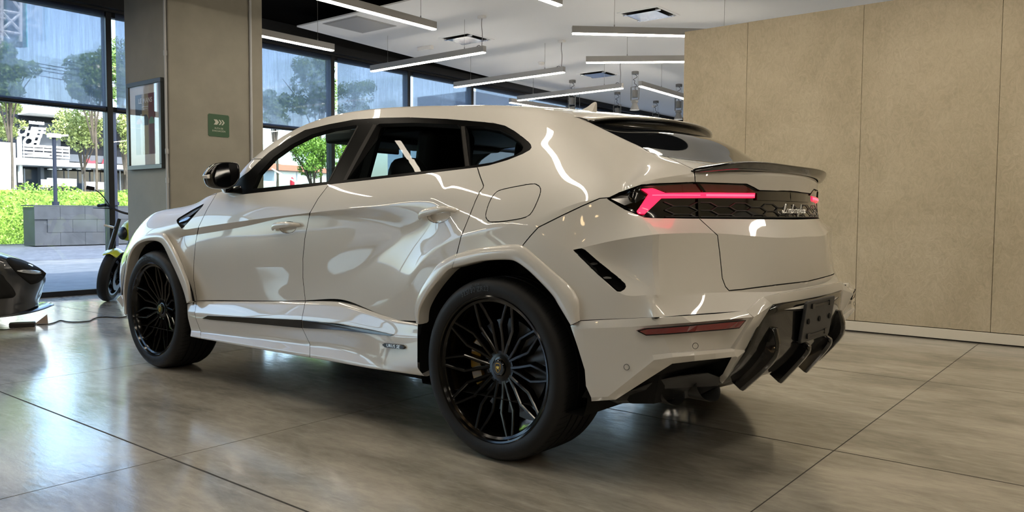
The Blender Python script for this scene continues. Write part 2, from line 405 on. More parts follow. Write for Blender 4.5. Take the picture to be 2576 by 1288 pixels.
# ------------------------------------------------------------------ walls and ceilings
def wall(name, x0, x1, y0, y1, z0, z1, mat, kind='structure', parent=None):
    mb = MB(); mb.box(x0, x1, y0, y1, z0, z1); o = mb.build(name, mat, parent)
    if kind and parent is None: tag(o, kind=kind)
    return o
wall('wall_right', X1, X1 + .2, Y0, Y1, 0, 4.2, M_PLASTER)
wall('wall_front', XW, X1, Y0 - .2, Y0, 0, 4.2, M_DARKW)
wall('wall_back', XW, X1, Y1, Y1 + .2, 0, 4.2, M_CBLK)
wall('roof_slab', XW - .5, X1 + .2, Y0 - .2, Y1 + .2, 4.0, 4.25, M_CBLK)
mb = MB(); P_ = [(-7.37, 3.41), (-7.60, 5.6), (-7.92, 8.72), (-8.06, 12.0), (-8.10, Y1), (X1, Y1), (X1, 3.38)]
mb.prism([(x, y, ZC) for x, y in P_], (0, 0, .02)); c_ = mb.build('ceiling', M_CEIL); tag(c_, kind='structure')
wall('ceiling_dark', XW, X1, Y0, Y1, 3.86, 3.9, M_CBLK)
# black beam over the windows with the blind cassette below
wall('trim_1', XW - .25, XW + .10, Y0, Y1, 3.52, 4.0, M_FRAME)
wall('trim_2', XW + .10, XW + .20, Y0, Y1, 3.545, 3.66, M_FRAME)
# ------------------------------------------------------------------ window wall
MUL = [-9.4, -7.7, -5.99, -4.28, -2.57, -.57, 1.14, 2.88, 4.63, 6.30, 7.97, 9.64, 11.31, 12.98, 14.65, 16.15]
for k in range(len(MUL) - 1):
    a, b = MUL[k], MUL[k + 1]
    mb = MB()
    mb.box(XW - .07, XW + .07, a - .035, a + .035, 0, 3.52)                      # mullion
    mb.box(XW - .05, XW + .05, a + .035, b - .035, 0, .065)                      # sill rail
    mb.box(XW - .05, XW + .05, a + .035, b - .035, 2.285, 2.35)                  # transom
    mb.box(XW - .05, XW + .05, a + .035, b - .035, 3.46, 3.52)
    f = mb.build('window_%d' % (k + 1), M_FRAME, bevel=.004, seg=1); tag(f, kind='structure')
    for z0, z1 in ((.065, 2.285), (2.35, 3.46)):
        mb = MB(); mb.box(XW - .03, XW - .02, a + .036, b - .036, z0, z1); mb.build('pane', M_PANE, f)
BL = {4: 'leftmost', 5: 'in the window bay left of the concrete column', 6: 'behind the concrete column, its left strip showing beside the poster', 7: 'behind the column and above the car bonnet mirror', 8: 'second pane right of the column, with a dark tree behind', 9: 'third pane right of the column, above the car roof', 10: 'far pane above the car roof, half hidden by a linear lamp'}
BLAB = {5: 'grey translucent roller blind in the wide bay left of the concrete column', 6: 'grey translucent roller blind in the narrow strip beside the framed poster', 7: 'grey translucent roller blind just right of the concrete column', 8: 'grey translucent roller blind with dark tree shape above the car roof front', 9: 'grey translucent roller blind in the pane behind the second linear lamp', 10: 'grey translucent roller blind in the farthest pane above the car roof'}
for k in range(2, 13):
    a, b = MUL[k], MUL[k + 1]
    mb = MB(); mb.box(XW + .085, XW + .089, a + .075, b - .06, 2.315, 3.54)
    o = mb.build('roller_blind', M_BLIND); tag(o, BLAB.get(k, 'grey translucent roller blind on the window wall outside the picture'), 'blind', 'roller blinds on the window wall')
    mb = MB(); mb.box(XW + .078, XW + .096, a + .075, b - .06, 2.300, 2.318); mb.build('bottom_bar', M_FRAME, o)
# ------------------------------------------------------------------ plaster partition on the right
mb = MB(); mb.box(-1.62, 5.6, 4.0, 4.14, .0, 2.88); part = mb.build('wall_partition', M_JOINT); tag(part, kind='structure')
xs = [-1.655, -.985, .078, 1.135, 2.19, 3.25, 4.31, 5.37]
for a, b in zip(xs[:-1], xs[1:]):
    mb = MB(); mb.box(a + .0014, b - .0014, 3.966, 4.0, .100, 2.905 if a > -1.2 else 2.903); mb.build('plaster_panel', M_PLASTER, part, bevel=.002, seg=1)
mb = MB(); mb.box(-1.655, -1.62, 4.0, 4.17, .1, 2.903); mb.build('plaster_panel', M_PLASTER, part)
mb = MB(); mb.box(-1.655, 5.6, 4.0, 4.17, 2.88, 2.903); mb.build('panel_cap', M_PLASTER, part)
mb = MB(); mb.box(-1.655, 5.6, 3.958, 4.0, .010, .094); bb = mb.build('baseboard_partition', M_BASEB, bevel=.002, seg=1); tag(bb, kind='structure')
# ------------------------------------------------------------------ concrete column with conduits
CX, CY, CL, CB = -5.6, .581, -6.519, 1.663
mb = MB(); mb.box(CL, CX, CY, CB, 0, 3.9); col_ = mb.build('column', M_CONC, bevel=.008, seg=2); tag(col_, 'square cast concrete column holding a framed poster and a green sign', 'column')
cond = thing('conduit_pipe', 'grey conduit pipe running up the column beside the framed poster', 'pipe', (CX - .03, CY - .016, 0), group='conduits on the column')
mb = MB(); mb.tube([(0, 0, 0), (0, 0, 3.85)], .013, 10); mb.build('pipe', M_GREYW, cond, smooth=True)
for z in (1.33, 1.62, 2.6): mb = MB(); mb.tube([(0, 0, z), (0, 0, z + .05)], .018, 10); mb.build('coupling', M_GREYW, cond, smooth=True)
cond = thing('conduit_pipe', 'grey conduit pipe on the column face right of the green sign', 'pipe', (CX + .016, 1.503, 0), group='conduits on the column')
mb = MB(); mb.tube([(0, 0, 0), (0, 0, 3.85)], .014, 10); mb.build('pipe', M_GREYW, cond, smooth=True)
# framed poster
M_PFR = pmat('poster_frame', (.045, .052, .055), .35); M_MAT = pmat('poster_mount', (.62, .60, .58), .7); M_PBLUE = pmat('poster_navy', (.020, .030, .050), .5); M_PTAN = pmat('poster_tan', (.30, .23, .11), .5); M_PRED = pmat('poster_maroon', (.115, .012, .020), .5); M_PGL = glass_mat('poster_glass', (.95, .95, .95)); M_PTXT = pmat('poster_lettering', (.70, .66, .60), .5); M_PPALE = pmat('poster_pale_stripe', (.45, .45, .44), .5); M_PCAR = pmat('poster_car_red', (.35, .05, .04), .5); M_PGREY = pmat('poster_car_grey', (.03, .035, .04), .5); M_PGRN = pmat('poster_car_green', (.10, .22, .14), .5)
px0, px1, pz0, pz1 = -6.424, -5.695, 1.478, 2.391
pf = thing('framed_poster', 'framed racing poster in a dark frame hung on the concrete column', 'picture', (px0, CY, pz0))
PW, PH = px1 - px0, pz1 - pz0
for x0, x1, z0, z1 in ((0, PW, 0, .045), (0, PW, PH - .045, PH), (0, .045, .045, PH - .045), (PW - .045, PW, .045, PH - .045)):
    mb = MB(); mb.box(x0, x1, -.040, -.001, z0, z1); mb.build('frame_bar', M_PFR, pf, bevel=.003)
mb = MB(); mb.box(.045, PW - .045, -.020, -.002, .045, PH - .045); mb.build('mount', M_MAT, pf)
qx0, qx1, qz0, qz1 = .165, PW - .150, .155, PH - .135
qw = (qx1 - qx0) / 3
for k, (nm, mm) in enumerate((('stripe_navy', M_PBLUE), ('stripe_tan', M_PTAN), ('stripe_maroon', M_PRED))):
    mb = MB(); mb.box(qx0 + k * qw, qx0 + (k + 1) * qw, -.0225, -.020, qz0, qz1); mb.build('poster_print', mm, pf)
mb = MB(); mb.box(qx0 + .75 * qw, qx0 + 1.05 * qw, -.0228, -.0225, qz0, qz0 + .42); mb.build('poster_print', M_PPALE, pf)
for x0, x1, z0, z1, mm in ((.02, .14, .02, .075, M_PCAR), (.15, .27, .0, .11, M_PGREY), (.285, .39, .01, .08, M_PGRN)):
    mb = MB(); zz = qz0 + .30
    w_ = (qx1 - qx0) / .41
    mb.prism([(qx0 + x0 * w_, -.0225, zz + z0), (qx0 + x1 * w_, -.0225, zz + z0), (qx0 + x1 * w_, -.0225, zz + z1 * .6), (qx0 + (x0 * .3 + x1 * .7) * w_, -.0225, zz + z1), (qx0 + (x0 * .7 + x1 * .3) * w_, -.0225, zz + z1), (qx0 + x0 * w_, -.0225, zz + z1 * .6)], (0, -.0006, 0)); mb.build('poster_print', mm, pf)
for _w, _dx in (('LE', -.105), ('MANS', .055)):
    place_text(_w, .072, (PW / 2 + .008 + _dx, -.0232, qz1 - .07), (1, 0, 0), (0, 0, 1), M_PTXT, 'poster_lettering', pf, sx=1.0, extrude=.0003, bold=.001)
mb = MB(); mb.box(PW / 2 - .06, PW / 2 + .07, -.0232, -.0228, qz1 - .135, qz1 - .128); mb.box(PW / 2 - .04, PW / 2 + .06, -.0232, -.0228, qz1 - .155, qz1 - .15); mb.build('poster_print', M_PTXT, pf)
mb = MB(); mb.box(.045, PW - .045, -.030, -.028, .045, PH - .045); mb.build('glazing', M_PGL, pf)
# green evacuation sign
M_SGN = pmat('sign_green', (.022, .070, .030), .55); M_STX = pmat('sign_white', (.42, .42, .36), .6)
sg = thing('evacuation_sign', 'green square evacuation-route sign with arrow on the column', 'sign', (CX, 1.12, 1.95))
mb = MB(); h = .1215
mb.prism([(0.001, a, b) for a, b in [(-h + .012, -h + .004), (h - .012, -h + .004), (h, -h + .016), (h, h - .016), (h - .012, h - .004), (-h + .012, h - .004), (-h, h - .016), (-h, -h + .016)]], (.004, 0, 0)); mb.build('sign_plate', M_SGN, sg)
for a in ([(-.058, .062), (-.020, .062), (.002, .035), (-.020, .008), (-.058, .008), (-.038, .035)], [(-.002, .062), (.014, .062), (.036, .035), (.014, .008), (-.002, .008), (.020, .035)], [(.030, .062), (.046, .062), (.068, .035), (.046, .008), (.030, .008), (.052, .035)]):
    mb = MB(); mb.prism([(.0052, y, z) for y, z in a], (.0008, 0, 0)); mb.build('arrow', M_STX, sg)
place_text('RUTA DE', .024, (.0056, .0, -.030), (0, 1, 0), (0, 0, 1), M_STX, 'sign_lettering', sg, extrude=.0003)
place_text('EVACUACI\u00d3N', .024, (.0056, .0, -.058), (0, 1, 0), (0, 0, 1), M_STX, 'sign_lettering', sg, extrude=.0003)
# ------------------------------------------------------------------ linear lamps
def linear_lamp(a, b, label, z=3.16, canopy=True, wires=(.16, .84), estr=None, group='linear pendant lamps'):
    a = np.array(a, float); b = np.array(b, float); d = b - a; L_ = np.linalg.norm(d); ang = math.atan2(d[1], d[0])
    t = thing('linear_lamp', label, 'lamp', (*(a + d / 2), 0), ang, group)
    zt = 3.65 if (a[1] + b[1]) / 2 > 3.3 else 3.86
    mb = MB(); mb.box(-L_ / 2, L_ / 2, -.032, .032, z + .012, z + .092); mb.box(-L_ / 2, L_ / 2, -.0325, .0325, z + .070, z + .072); mb.build('housing', M_LAMPB, t)
    mb = MB(); mb.box(-L_ / 2 + .006, L_ / 2 - .006, -.029, .029, z, z + .0125); mb.build('diffuser', M_LAMPE, t)
    for w_ in wires:
        x = -L_ / 2 + w_ * L_
        mb = MB(); mb.tube([(x, 0, z + .09), (x, 0, zt)], .0022, 5); mb.tube([(x, 0, z + .09), (x, 0, z + .12)], .006, 6); mb.build('suspension_wire', M_CABLE, t)
    if canopy:
        x = L_ / 2 - .05
        mb = MB(); mb.tube(bsp([(x, 0, z + .09), (x + .008, 0, z + .25), (x - .006, 0, zt - .12), (x, 0, zt - .03)], 4), .005, 6); mb.build('power_cord', M_CABLE, t)
        mb = MB(); mb.box(x - .05, x + .05, -.035, .035, zt - .035, zt); mb.build('canopy', M_WHITEPL, t, bevel=.004)
        mb = MB(); mb.tube(bsp([(x - .02, 0, z + .092), (x - .06, .01, z + .115), (x - .09, 0, z + .10), (x - .05, -.01, z + .093)], 4), .004, 5); mb.build('cord_loop', M_FRAME, t)
linear_lamp((-7.124, 4.574), (-4.825, 4.518), 'linear lamp nearest the window corner of the white ceiling, in front of the blinds')
linear_lamp((-7.154, 6.443), (-4.838, 6.362), 'second linear lamp parallel to the car, above the car roof centre')
linear_lamp((-7.267, 8.31), (-4.921, 8.197), 'third linear lamp parallel to the car, just above the shark fin antenna')
linear_lamp((-3.283, 4.311), (-1.60, 5.86), 'long linear lamp meeting the top left corner of the plaster wall', canopy=False, wires=(.22, .8))
linear_lamp((-4.155, 5.924), (-2.26, 7.22), 'linear lamp below the ceiling diffuser, its end hidden by the plaster wall', canopy=False, wires=(.25, .8))
linear_lamp((-4.579, 8.187), (-4.68, 10.48), 'short-looking linear lamp slanting down towards the plaster wall edge', canopy=False, wires=(.35, .8))
linear_lamp((-7.559, 8.432), (-7.45, 10.7), 'linear lamp near the far windows, mostly hidden behind the third lamp', canopy=True, wires=(.3, .8))
linear_lamp((-4.42, .883), (-4.434, 3.183), 'large linear lamp crossing the top edge of the picture over the black ceiling', wires=(.16, .90), canopy=False)
linear_lamp((-6.355, 1.70), (-6.355, 3.238), 'linear lamp emerging from behind the concrete column', canopy=False)
linear_lamp((-2.665, .897), (-2.665, 3.197), 'linear lamp whose tip shows at the top edge above the white ceiling', canopy=False)
for x, y0 in ((-.85, .9), (.95, .9), (2.75, .9), (4.55, .9), (-6.35, -2.75), (-4.55, -2.75), (-2.72, -2.75), (-.85, -2.55), (.95, -2.75), (2.75, -2.75), (4.55, -2.75), (-6.35, -6.4), (-4.55, -6.4), (1.9, -6.4), (4.55, -6.4)):  # the unseen ones over and behind the car's tail are added to brighten it
    linear_lamp((x, y0), (x, y0 + 2.3), 'linear lamp on the black ceiling above or behind the photographer, outside the picture', canopy=False)
for x, y in ((-1.5, 9.0), (1.5, 8.0), (1.5, 11.0), (-2.5, 11.5), (4.5, 8.0), (-6.0, 13.5)):
    linear_lamp((x, y), (x + 2.3, y), 'linear lamp hidden behind the plaster wall', canopy=False)
# ------------------------------------------------------------------ ceiling fittings
def diffuser(x, y, label, s=.30, rot=0.0, flat=False):
    t = thing('air_diffuser', label, 'air vent', (x, y, ZC), rot, 'square ceiling diffusers')
    if flat:
        mb = MB(); mb.box(-s, s, -s, s, -.006, .0); mb.build('cover_panel', M_GREYW, t, bevel=.002, seg=1)
        mb = MB(); mb.box(-s + .03, s - .03, -s + .03, s - .03, -.010, -.006); mb.build('mesh_panel', M_GREYW, t)
        return
    for (x0, x1, y0, y1) in ((-s, s, -s, -s + .035), (-s, s, s - .035, s), (-s, -s + .035, -s + .035, s - .035), (s - .035, s, -s + .035, s - .035)):
        mb = MB(); mb.box(x0, x1, y0, y1, -.010, 0); mb.build('rim_bar', M_CEIL, t)
    mb = MB(); mb.box(-s + .036, s - .036, -s + .036, s - .036, -.002, -.0005); mb.build('duct', M_MATTE, t)
    k = s - .09
    mb = MB(); mb.add([(-k, -k, -.03), (k, -k, -.03), (k, k, -.03), (-k, k, -.03), (-k * .8, -k * .8, -.012), (k * .8, -k * .8, -.012), (k * .8, k * .8, -.012), (-k * .8, k * .8, -.012)], [(3, 2, 1, 0), (0, 1, 5, 4), (1, 2, 6, 5), (2, 3, 7, 6), (3, 0, 4, 7), (4, 5, 6, 7)]); mb.build('deflector', M_FOIL, t)
    for sx, sy in ((1, 1), (1, -1), (-1, 1), (-1, -1)):
        mb = MB(); mb.box(min(sx * k, sx * (s - .036)), max(sx * k, sx * (s - .036)), min(sy * k, sy * k - sy * .05), max(sy * k, sy * k - sy * .05), -.028, -.004); mb.build('bracket', M_FOIL, t)
diffuser(-3.077, 5.762, 'square ceiling air diffuser above the long lamp near the plaster wall')
diffuser(-5.961, 5.411, 'square ceiling air diffuser behind the first linear lamp')
diffuser(-6.014, 9.137, 'small-looking square air diffuser above the third linear lamp')
diffuser(-6.553, 3.86, 'flat grey ceiling grille near the corner of the white ceiling', .36, flat=True)
em = thing('emergency_light', 'small white box light fixed to the ceiling near the first lamp', 'lamp', (-6.857, 5.445, ZC), R(0))
mb = MB(); mb.box(-.15, .15, -.035, .035, -.055, 0); mb.build('case', M_WHITEPL, em, bevel=.005); mb = MB(); mb.box(-.12, .10, -.028, .028, -.062, -.054); mb.build('lens', M_CEIL, em)
for (x, y, lb) in ((-6.185, 7.592, 'round smoke detector on the ceiling above the second lamp'), (-7.3, 13.6, 'round smoke detector on the ceiling far behind the antenna')):
    sd_ = thing('smoke_detector', lb, 'smoke detector', (x, y, ZC), group='smoke detectors')
    mb = MB(); mb.lathe([(.0, -.055), (.035, -.052), (.05, -.04), (.055, -.015), (.06, -.012), (.06, 0)], 20, axis='z'); mb.build('housing', M_WHITEPL, sd_, smooth=True)
def spot(x, y, label, drop=.0):
    t = thing('spot_lamp', label, 'lamp', (x, y, ZC), R(random.uniform(-20, 20)), 'hanging spot lamps')
    mb = MB(); mb.lathe([(.0, 0), (.065, 0), (.065, -.05), (.0, -.05)], 20, axis='z'); mb.build('canopy', M_SPOTB, t)
    mb = MB(); mb.tube(bsp([(0, 0, -.05), (.03, .02, -.10), (-.045, .0, -.14), (.02, -.03, -.17), (-.03, .02, -.21), (.035, 0, -.25), (.0, .0, -.30), (.02, 0, -.34)], 4), .005, 6); mb.tube([(.07, 0, -.03), (.07, 0, -.28)], .002, 4); mb.tube([(-.07, 0, -.03), (-.07, 0, -.28)], .002, 4); mb.build('cord', M_FRAME, t, smooth=True)
    mb = MB(); z0, z1 = -.27, -.52
    for sx in (-1, 1): mb.box(sx * .095 - .006, sx * .095 + .006, -.008, .008, z1, z0)
    mb.box(-.095, .095, -.008, .008, z0 - .01, z0); mb.box(-.095, .095, -.008, .008, z1, z1 + .01); mb.build('bracket_frame', M_SPOTB, t)
    mb = MB(); mb.lathe([(.0, -.34), (.055, -.34), (.055, -.47), (.0, -.47)], 20, axis='z'); mb.build('driver_can', M_SPOTB, t)
    mb = MB(); mb.lathe([(.0, -.53), (.062, -.53), (.062, -.565), (.045, -.57), (.05, -.60), (.09, -.70), (.088, -.70), (.045, -.61), (.0, -.61)], 24, axis='z'); mb.build('cone_shade', M_SPOTB, t, smooth=False)
    mb = MB(); mb.lathe([(.0, -.675), (.074, -.675), (.074, -.665), (.0, -.665)], 20, axis='z'); mb.build('lamp_disc', M_SPOTE, t)
random.seed(4)
spot(-5.338, 9.329, 'hanging spot lamp with open frame beside the short slanting lamp')
spot(-6.803, 9.435, 'hanging spot lamp above the car roof left of the antenna')
spot(-6.896, 11.27, 'hanging spot lamp right of the antenna, cone hidden by the roof')
spot(-6.874, 12.932, 'hanging spot lamp farthest back above the roof spoiler')
spot(-5.359, 11.1, 'hanging spot lamp against the left edge of the plaster wall')
# pendants behind the photographer (seen only as reflections in the bumper)
M_DISH = pmat('gold_dish', (.62, .46, .27), .4, metal=.5); M_BULB = pmat('warm_bulb', (1, .8, .5), .5, emit=(1, .72, .38), estr=18)
for k in range(16):
    x = -3.6 + (k % 4) * 1.05 + (.5 if (k // 4) % 2 else 0); y = -8.6 + (k // 4) * .95; z = 2.35 + .16 * ((k * 7) % 4)
    t = thing('dish_pendant', 'gold dish pendant lamp behind the photographer, reflected in the bumper', 'lamp', (x, y, z), 0, 'dish pendants reflected in the car')
    mb = MB(); mb.lathe([(.0, .10), (.12, .085), (.26, .03), (.33, -.02), (.325, -.024), (.25, .02), (.11, .07), (.0, .08)], 28, axis='z'); mb.build('dish', M_DISH, t, smooth=True)
    mb = MB(); mb.lathe([(.0, .07), (.03, .06), (.045, .02), (.03, -.015), (.0, -.025)], 16, axis='z'); mb.build('bulb', M_BULB, t, smooth=True)
    mb = MB(); mb.tube([(0, 0, .09), (0, 0, 3.86 - z)], .004, 5); mb.build('cord', M_FRAME, t)
# ------------------------------------------------------------------ outside the windows
def paving_mat(name, c0, c1, sc, rough=.7):
    m = pmat(name, c0, rough)
    b = m.node_tree.nodes['Principled BSDF']; g = nd(m, 'ShaderNodeNewGeometry')
    v = nd(m, 'ShaderNodeTexVoronoi', Scale=sc); lk(m, g.outputs['Position'], v.inputs['Vector'])
    n = nd(m, 'ShaderNodeTexNoise', Scale=sc * .12, Detail=6.0); lk(m, g.outputs['Position'], n.inputs['Vector'])
    mx = nd(m, 'ShaderNodeMix', data_type='RGBA'); mx.inputs[6].default_value = (*c0, 1); mx.inputs[7].default_value = (*c1, 1)
    ad = nd(m, 'ShaderNodeMath', operation='MULTIPLY_ADD'); lk(m, v.outputs['Distance'], ad.inputs[0]); ad.inputs[1].default_value = .8; lk(m, n.outputs['Fac'], ad.inputs[2]); sb = nd(m, 'ShaderNodeMath', operation='SUBTRACT'); lk(m, ad.outputs[0], sb.inputs[0]); sb.inputs[1].default_value = .35
    lk(m, sb.outputs[0], mx.inputs[0]); lk(m, mx.outputs[2], b.inputs['Base Color'])
    return m
M_PAV1 = paving_mat('pavement_concrete', (.125, .135, .155), (.07, .078, .095), 4.0)
M_PAV2 = paving_mat('cobbles', (.10, .11, .14), (.04, .045, .062), 7.0)
M_ROAD = paving_mat('dark_paving', (.06, .065, .075), (.16, .165, .18), 3.0)
M_STONE = noise_mat('slate_cladding', (.014, .018, .026), (.036, .042, .055), 2.2, (.5, .6), bump=.1)
M_LEAF1 = noise_mat('ivy_leaf', (.09, .22, .02), (.33, .50, .08), 6.0, (.5, .5)); M_LEAF2 = noise_mat('tree_leaf', (.08, .17, .035), (.20, .30, .07), 2.0, (.5, .5)); M_LEAF3 = noise_mat('pale_tree_leaf', (.22, .30, .08), (.45, .48, .18), 2.0, (.5, .5))
M_BARK = noise_mat('bark', (.05, .04, .03), (.10, .08, .06), 8, (.8, .8)); M_BWHITE = pmat('building_white', (.80, .80, .78), .6); M_BDARK = pmat('building_dark', (.010, .014, .024), .5, spec=.2); M_BGREY = pmat('building_grey', (.06, .07, .09), .6); M_RAIL = pmat('railing_white', (.85, .85, .85), .5); M_SRED = pmat('sign_red', (.62, .02, .04), .5); M_SWHITE = pmat('sign_white_letters', (.9, .9, .9), .5); M_BGLASS = pmat('shopfront_glass', (.03, .04, .06), .1); M_POLE = pmat('lamp_post_paint', (.012, .016, .03), .6, spec=.2); M_TERRA = pmat('terracotta', (.45, .16, .09), .7); M_CYAN = pmat('cyan_edge', (.02, .45, .50), .5); M_TRUSS = pmat('truss_paint', (.55, .57, .58), .5)
def gbox(name, x0, x1, y0, y1, z0, z1, mat):
    mb = MB(); mb.box(x0, x1, y0, y1, z0, z1); o = mb.build(name, mat); tag(o, kind='structure'); return o
gbox('ground_pavement', -14.6, XW - .3, -45, 60, -.3, -.02, M_PAV1)
gbox('ground_dark_strip', -16.2, -14.6, -45, 60, -.3, -.03, M_ROAD)
gbox('ground_cobbles', -60, -16.2, -45, 60, -.3, -.025, M_PAV2)
gbox('ground_far', -140, -60, -90, 140, -.4, -.05, M_PAV1)
# slate planter wall of separate blocks
sw = thing('slate_planter_wall', 'low planter wall clad in dark slate blocks outside the window', 'wall', (-23.0, 5.68, 0))
mb = MB(); mb.box(-.85, -.02, .02, 13.8, 0, 1.13); mb.build('core', M_STONE, sw)
blk = None
for r_ in range(3):
    for k in range(20):
        y = k * .70 + (.35 if r_ % 2 else 0)
        if y > 13.4: continue
        mb = MB(); mb.box(-.02, .015 + .004 * ((k * 3 + r_) % 3), y + .004, min(y + .696, 13.8), r_ * .385 + .003, r_ * .385 + .380); mb.build('slate_block', M_STONE, sw)
mb = MB(); mb.box(-.9, .03, -.02, 13.85, 1.155, 1.19); mb.build('coping', M_STONE, sw)
def leaf_cloud(name, pts, size, mat, parent=None, seed=1, nrm=None, squash=.6):
    rg = np.random.default_rng(seed)
    n = len(pts)
    a = rg.normal(size=(n, 3)); a /= np.linalg.norm(a, axis=1)[:, None]
    b = rg.normal(size=(n, 3)); b -= a * (a * b).sum(1)[:, None]; b /= np.linalg.norm(b, axis=1)[:, None]
    s_ = size * rg.uniform(.6, 1.3, n)[:, None]
    P4 = np.stack([pts - a * s_, pts + b * s_ * squash, pts + a * s_, pts - b * s_ * squash], 1).reshape(-1, 3)
    me = bpy.data.meshes.new(name)
    me.vertices.add(4 * n); me.vertices.foreach_set('co', P4.ravel()); me.loops.add(4 * n); me.loops.foreach_set('vertex_index', np.arange(4 * n)); me.polygons.add(n); me.polygons.foreach_set('loop_start', np.arange(0, 4 * n, 4)); me.update(calc_edges=True)
    me.materials.append(mat)
    o = bpy.data.objects.new(name, me); COL.objects.link(o)
    if parent is not None: o.parent = parent
    return o
rg = np.random.default_rng(3)
n = 60000
yy = rg.uniform(-14, 30, n); top = 1.78 + .10 * np.sin(yy * 2.1) + .08 * np.sin(yy * 5.3); zz = rg.uniform(0, 1, n) ** .8 * top
iv = leaf_cloud('ivy_hedge', np.c_[-24.75 + rg.normal(0, .12, n) - .1 * zz, yy, zz], .040, M_LEAF1, seed=5); tag(iv, 'long bright green ivy hedge behind the slate planter wall', 'hedge', kind='stuff')
mb = MB(); mb.box(-.25, .0, -14, 30, 0, 1.65); hb = mb.build('hedge_core', M_LEAF1, iv); hb.location = (-24.9, 0, 0)
def tree(name, x, y, z0, h, rx, rz, n, mat, label, seed, cz, leaf=.13, lobes=26):
    n = int(n * 2.6); leaf *= .5
    t = thing(name, label, 'tree', (x, y, 0), group='trees outside the windows')
    rg = np.random.default_rng(seed)
    pts = []
    for k in range(lobes):
        c_ = rg.uniform(-1, 1, 3) * [rx * .70, rx * .70, rz * .70]
        q = rg.normal(size=(n // lobes, 3)); q /= np.linalg.norm(q, axis=1)[:, None]; q *= rg.uniform(.35, 1, (n // lobes, 1)) ** .5
        pts.append(q * [rx * .36, rx * .36, rz * .30] + c_ + [0, 0, cz])
    leaf_cloud('foliage', np.vstack(pts), leaf, mat, t, seed)
    mb = MB(); mb.tube(bsp([(0, 0, z0), (.08, .05, cz * .5), (-.05, .05, cz)], 4), [.04 * (1 - i / 12) + .012 for i in range(9)], 8)
    for k in range(6):
        e = rg.normal(size=3) * [rx * .5, rx * .5, rz * .3] + [0, 0, cz]
        mb.tube(bsp([(0, 0, cz * .6), (e[0] * .4, e[1] * .4, cz * .85), tuple(e)], 3), [.03, .028, .025, .02, .018, .015, .01], 6)
    mb.build('trunk', M_BARK, t, smooth=True)
def at(u, v, x): return on_axis(u, v, 0, x, car=False)
# (pixel of crown centre, distance in x)
for (u, v, x, ru, rv, n_, mat, lb, sd, lf) in (
    (18, 185, -26, 62, 62, 2200, M_LEAF2, 'tree crown at the left edge behind the wide blind', 11, .12),
    (-18, 300, -28, 55, 46, 1500, M_LEAF3, 'pale tree in front of the burger restaurant letters', 12, .10),
    (232, 195, -26, 62, 70, 2600, M_LEAF2, 'dark tree behind the wide blind beside the window mullion', 13, .12),
    (205, 328, -28, 60, 56, 1500, M_LEAF3, 'pale leafy tree over the red restaurant sign', 14, .10),
    (312, 330, -27, 26, 60, 700, M_LEAF3, 'pale slim tree beyond the narrow window strip', 15, .10),
    (304, 180, -31, 20, 80, 1000, M_LEAF2, 'narrow dark tree behind the blind beside the poster', 16, .11),
    (800, 215, -21, 58, 85, 3000, M_LEAF2, 'tall dark tree behind the blinds right of the column', 17, .11),
    (690, 275, -20, 34, 52, 1300, M_LEAF2, 'dark tree low behind the blind just right of the column', 18, .10),
    (890, 250, -28, 52, 48, 1700, M_LEAF2, 'spreading dark tree above the windscreen pillar', 19, .11),
    (785, 390, -20, 62, 62, 2200, M_LEAF1, 'bright green tree seen through the car front side window', 20, .09),
    (1150, 405, -26, 26, 26, 300, M_LEAF2, 'small tree seen through the car rear side window', 21, .08),
    (868, 390, -22, 30, 55, 1000, M_LEAF1, 'green tree beyond the window mullion, seen through the car', 22, .09)):
    p = at(u, v, x); ds = np.linalg.norm(p - CP_ROOM) / FOC
    tree('street_tree', p[0], p[1], 0, 0, ru * ds, rv * ds, n_, mat, lb, sd, p[2], lf)
# lamp posts
for (u, v0, x, zt, lb, r_) in ((140, 515, -23.45, 3.2, 'dark lamp post standing on the slate wall left of the mullion', .055), (292, 520, -21.5, 3.9, 'dark lamp post seen in the narrow window strip beside the column', .05)):
    p = at(u, v0, x)
    t = thing('lamp_post', lb, 'lamp post', (p[0], p[1], 0), group='lamp posts outside')
    mb = MB(); mb.tube([(0, 0, 1.192 if x < -23 else 0), (0, 0, zt)], r_, 10); mb.build('post', M_POLE, t, smooth=True)
    mb = MB(); mb.tube([(0, 0, 1.192), (0, 0, 1.30)], r_ * 1.8, 10); mb.build('foot_collar', M_POLE, t)
    mb = MB(); mb.box(-.1, .1, -.16, .16, zt, zt + .12); mb.tube([(0, .1, zt + .06), (0, .40, zt + .10)], .03, 6); mb.build('camera_head', M_BWHITE, t)
# restaurant building across the street
XB = -31.0
def bp(u, v, x=XB): return at(u, v, x)
rb_ = thing('restaurant_building', 'two storey white restaurant building with terrace and letter signs across the street', 'building', (XB, 0, 0))
def rect(name, u0, v0, u1, v1, dx, th, mat):
    a = bp(u0, v0); b = bp(u1, v1)
    mb = MB(); mb.box(dx - th, dx, min(a[1], b[1]), max(a[1], b[1]), min(a[2], b[2]), max(a[2], b[2])); return mb.build(name, mat, rb_)
a = bp(-150, 300); b = bp(420, 470)
rect('rear_wall', -150, 250, 420, 520, -.6, .3, M_BDARK)
rect('roof_edge', 60, 286, 420, 306, .6, 1.2, M_BWHITE)
rect('upper_storey', 80, 306, 420, 372, -.3, .2, M_BDARK)
rect('upper_storey', 104, 306, 160, 372, -.25, .1, M_BGREY)
rect('terrace_slab', 30, 398, 152, 416, .8, 1.6, M_BWHITE)
rect('side_wall', -150, 350, 30, 520, .5, .4, M_BWHITE)
rect('sign_band', 152, 388, 420, 420, .4, .4, M_BGREY)
rect('canopy', 30, 416, 420, 424, .9, 1.8, M_BWHITE)
rect('column', 94, 420, 104, 480, .3, .3, M_BGREY)
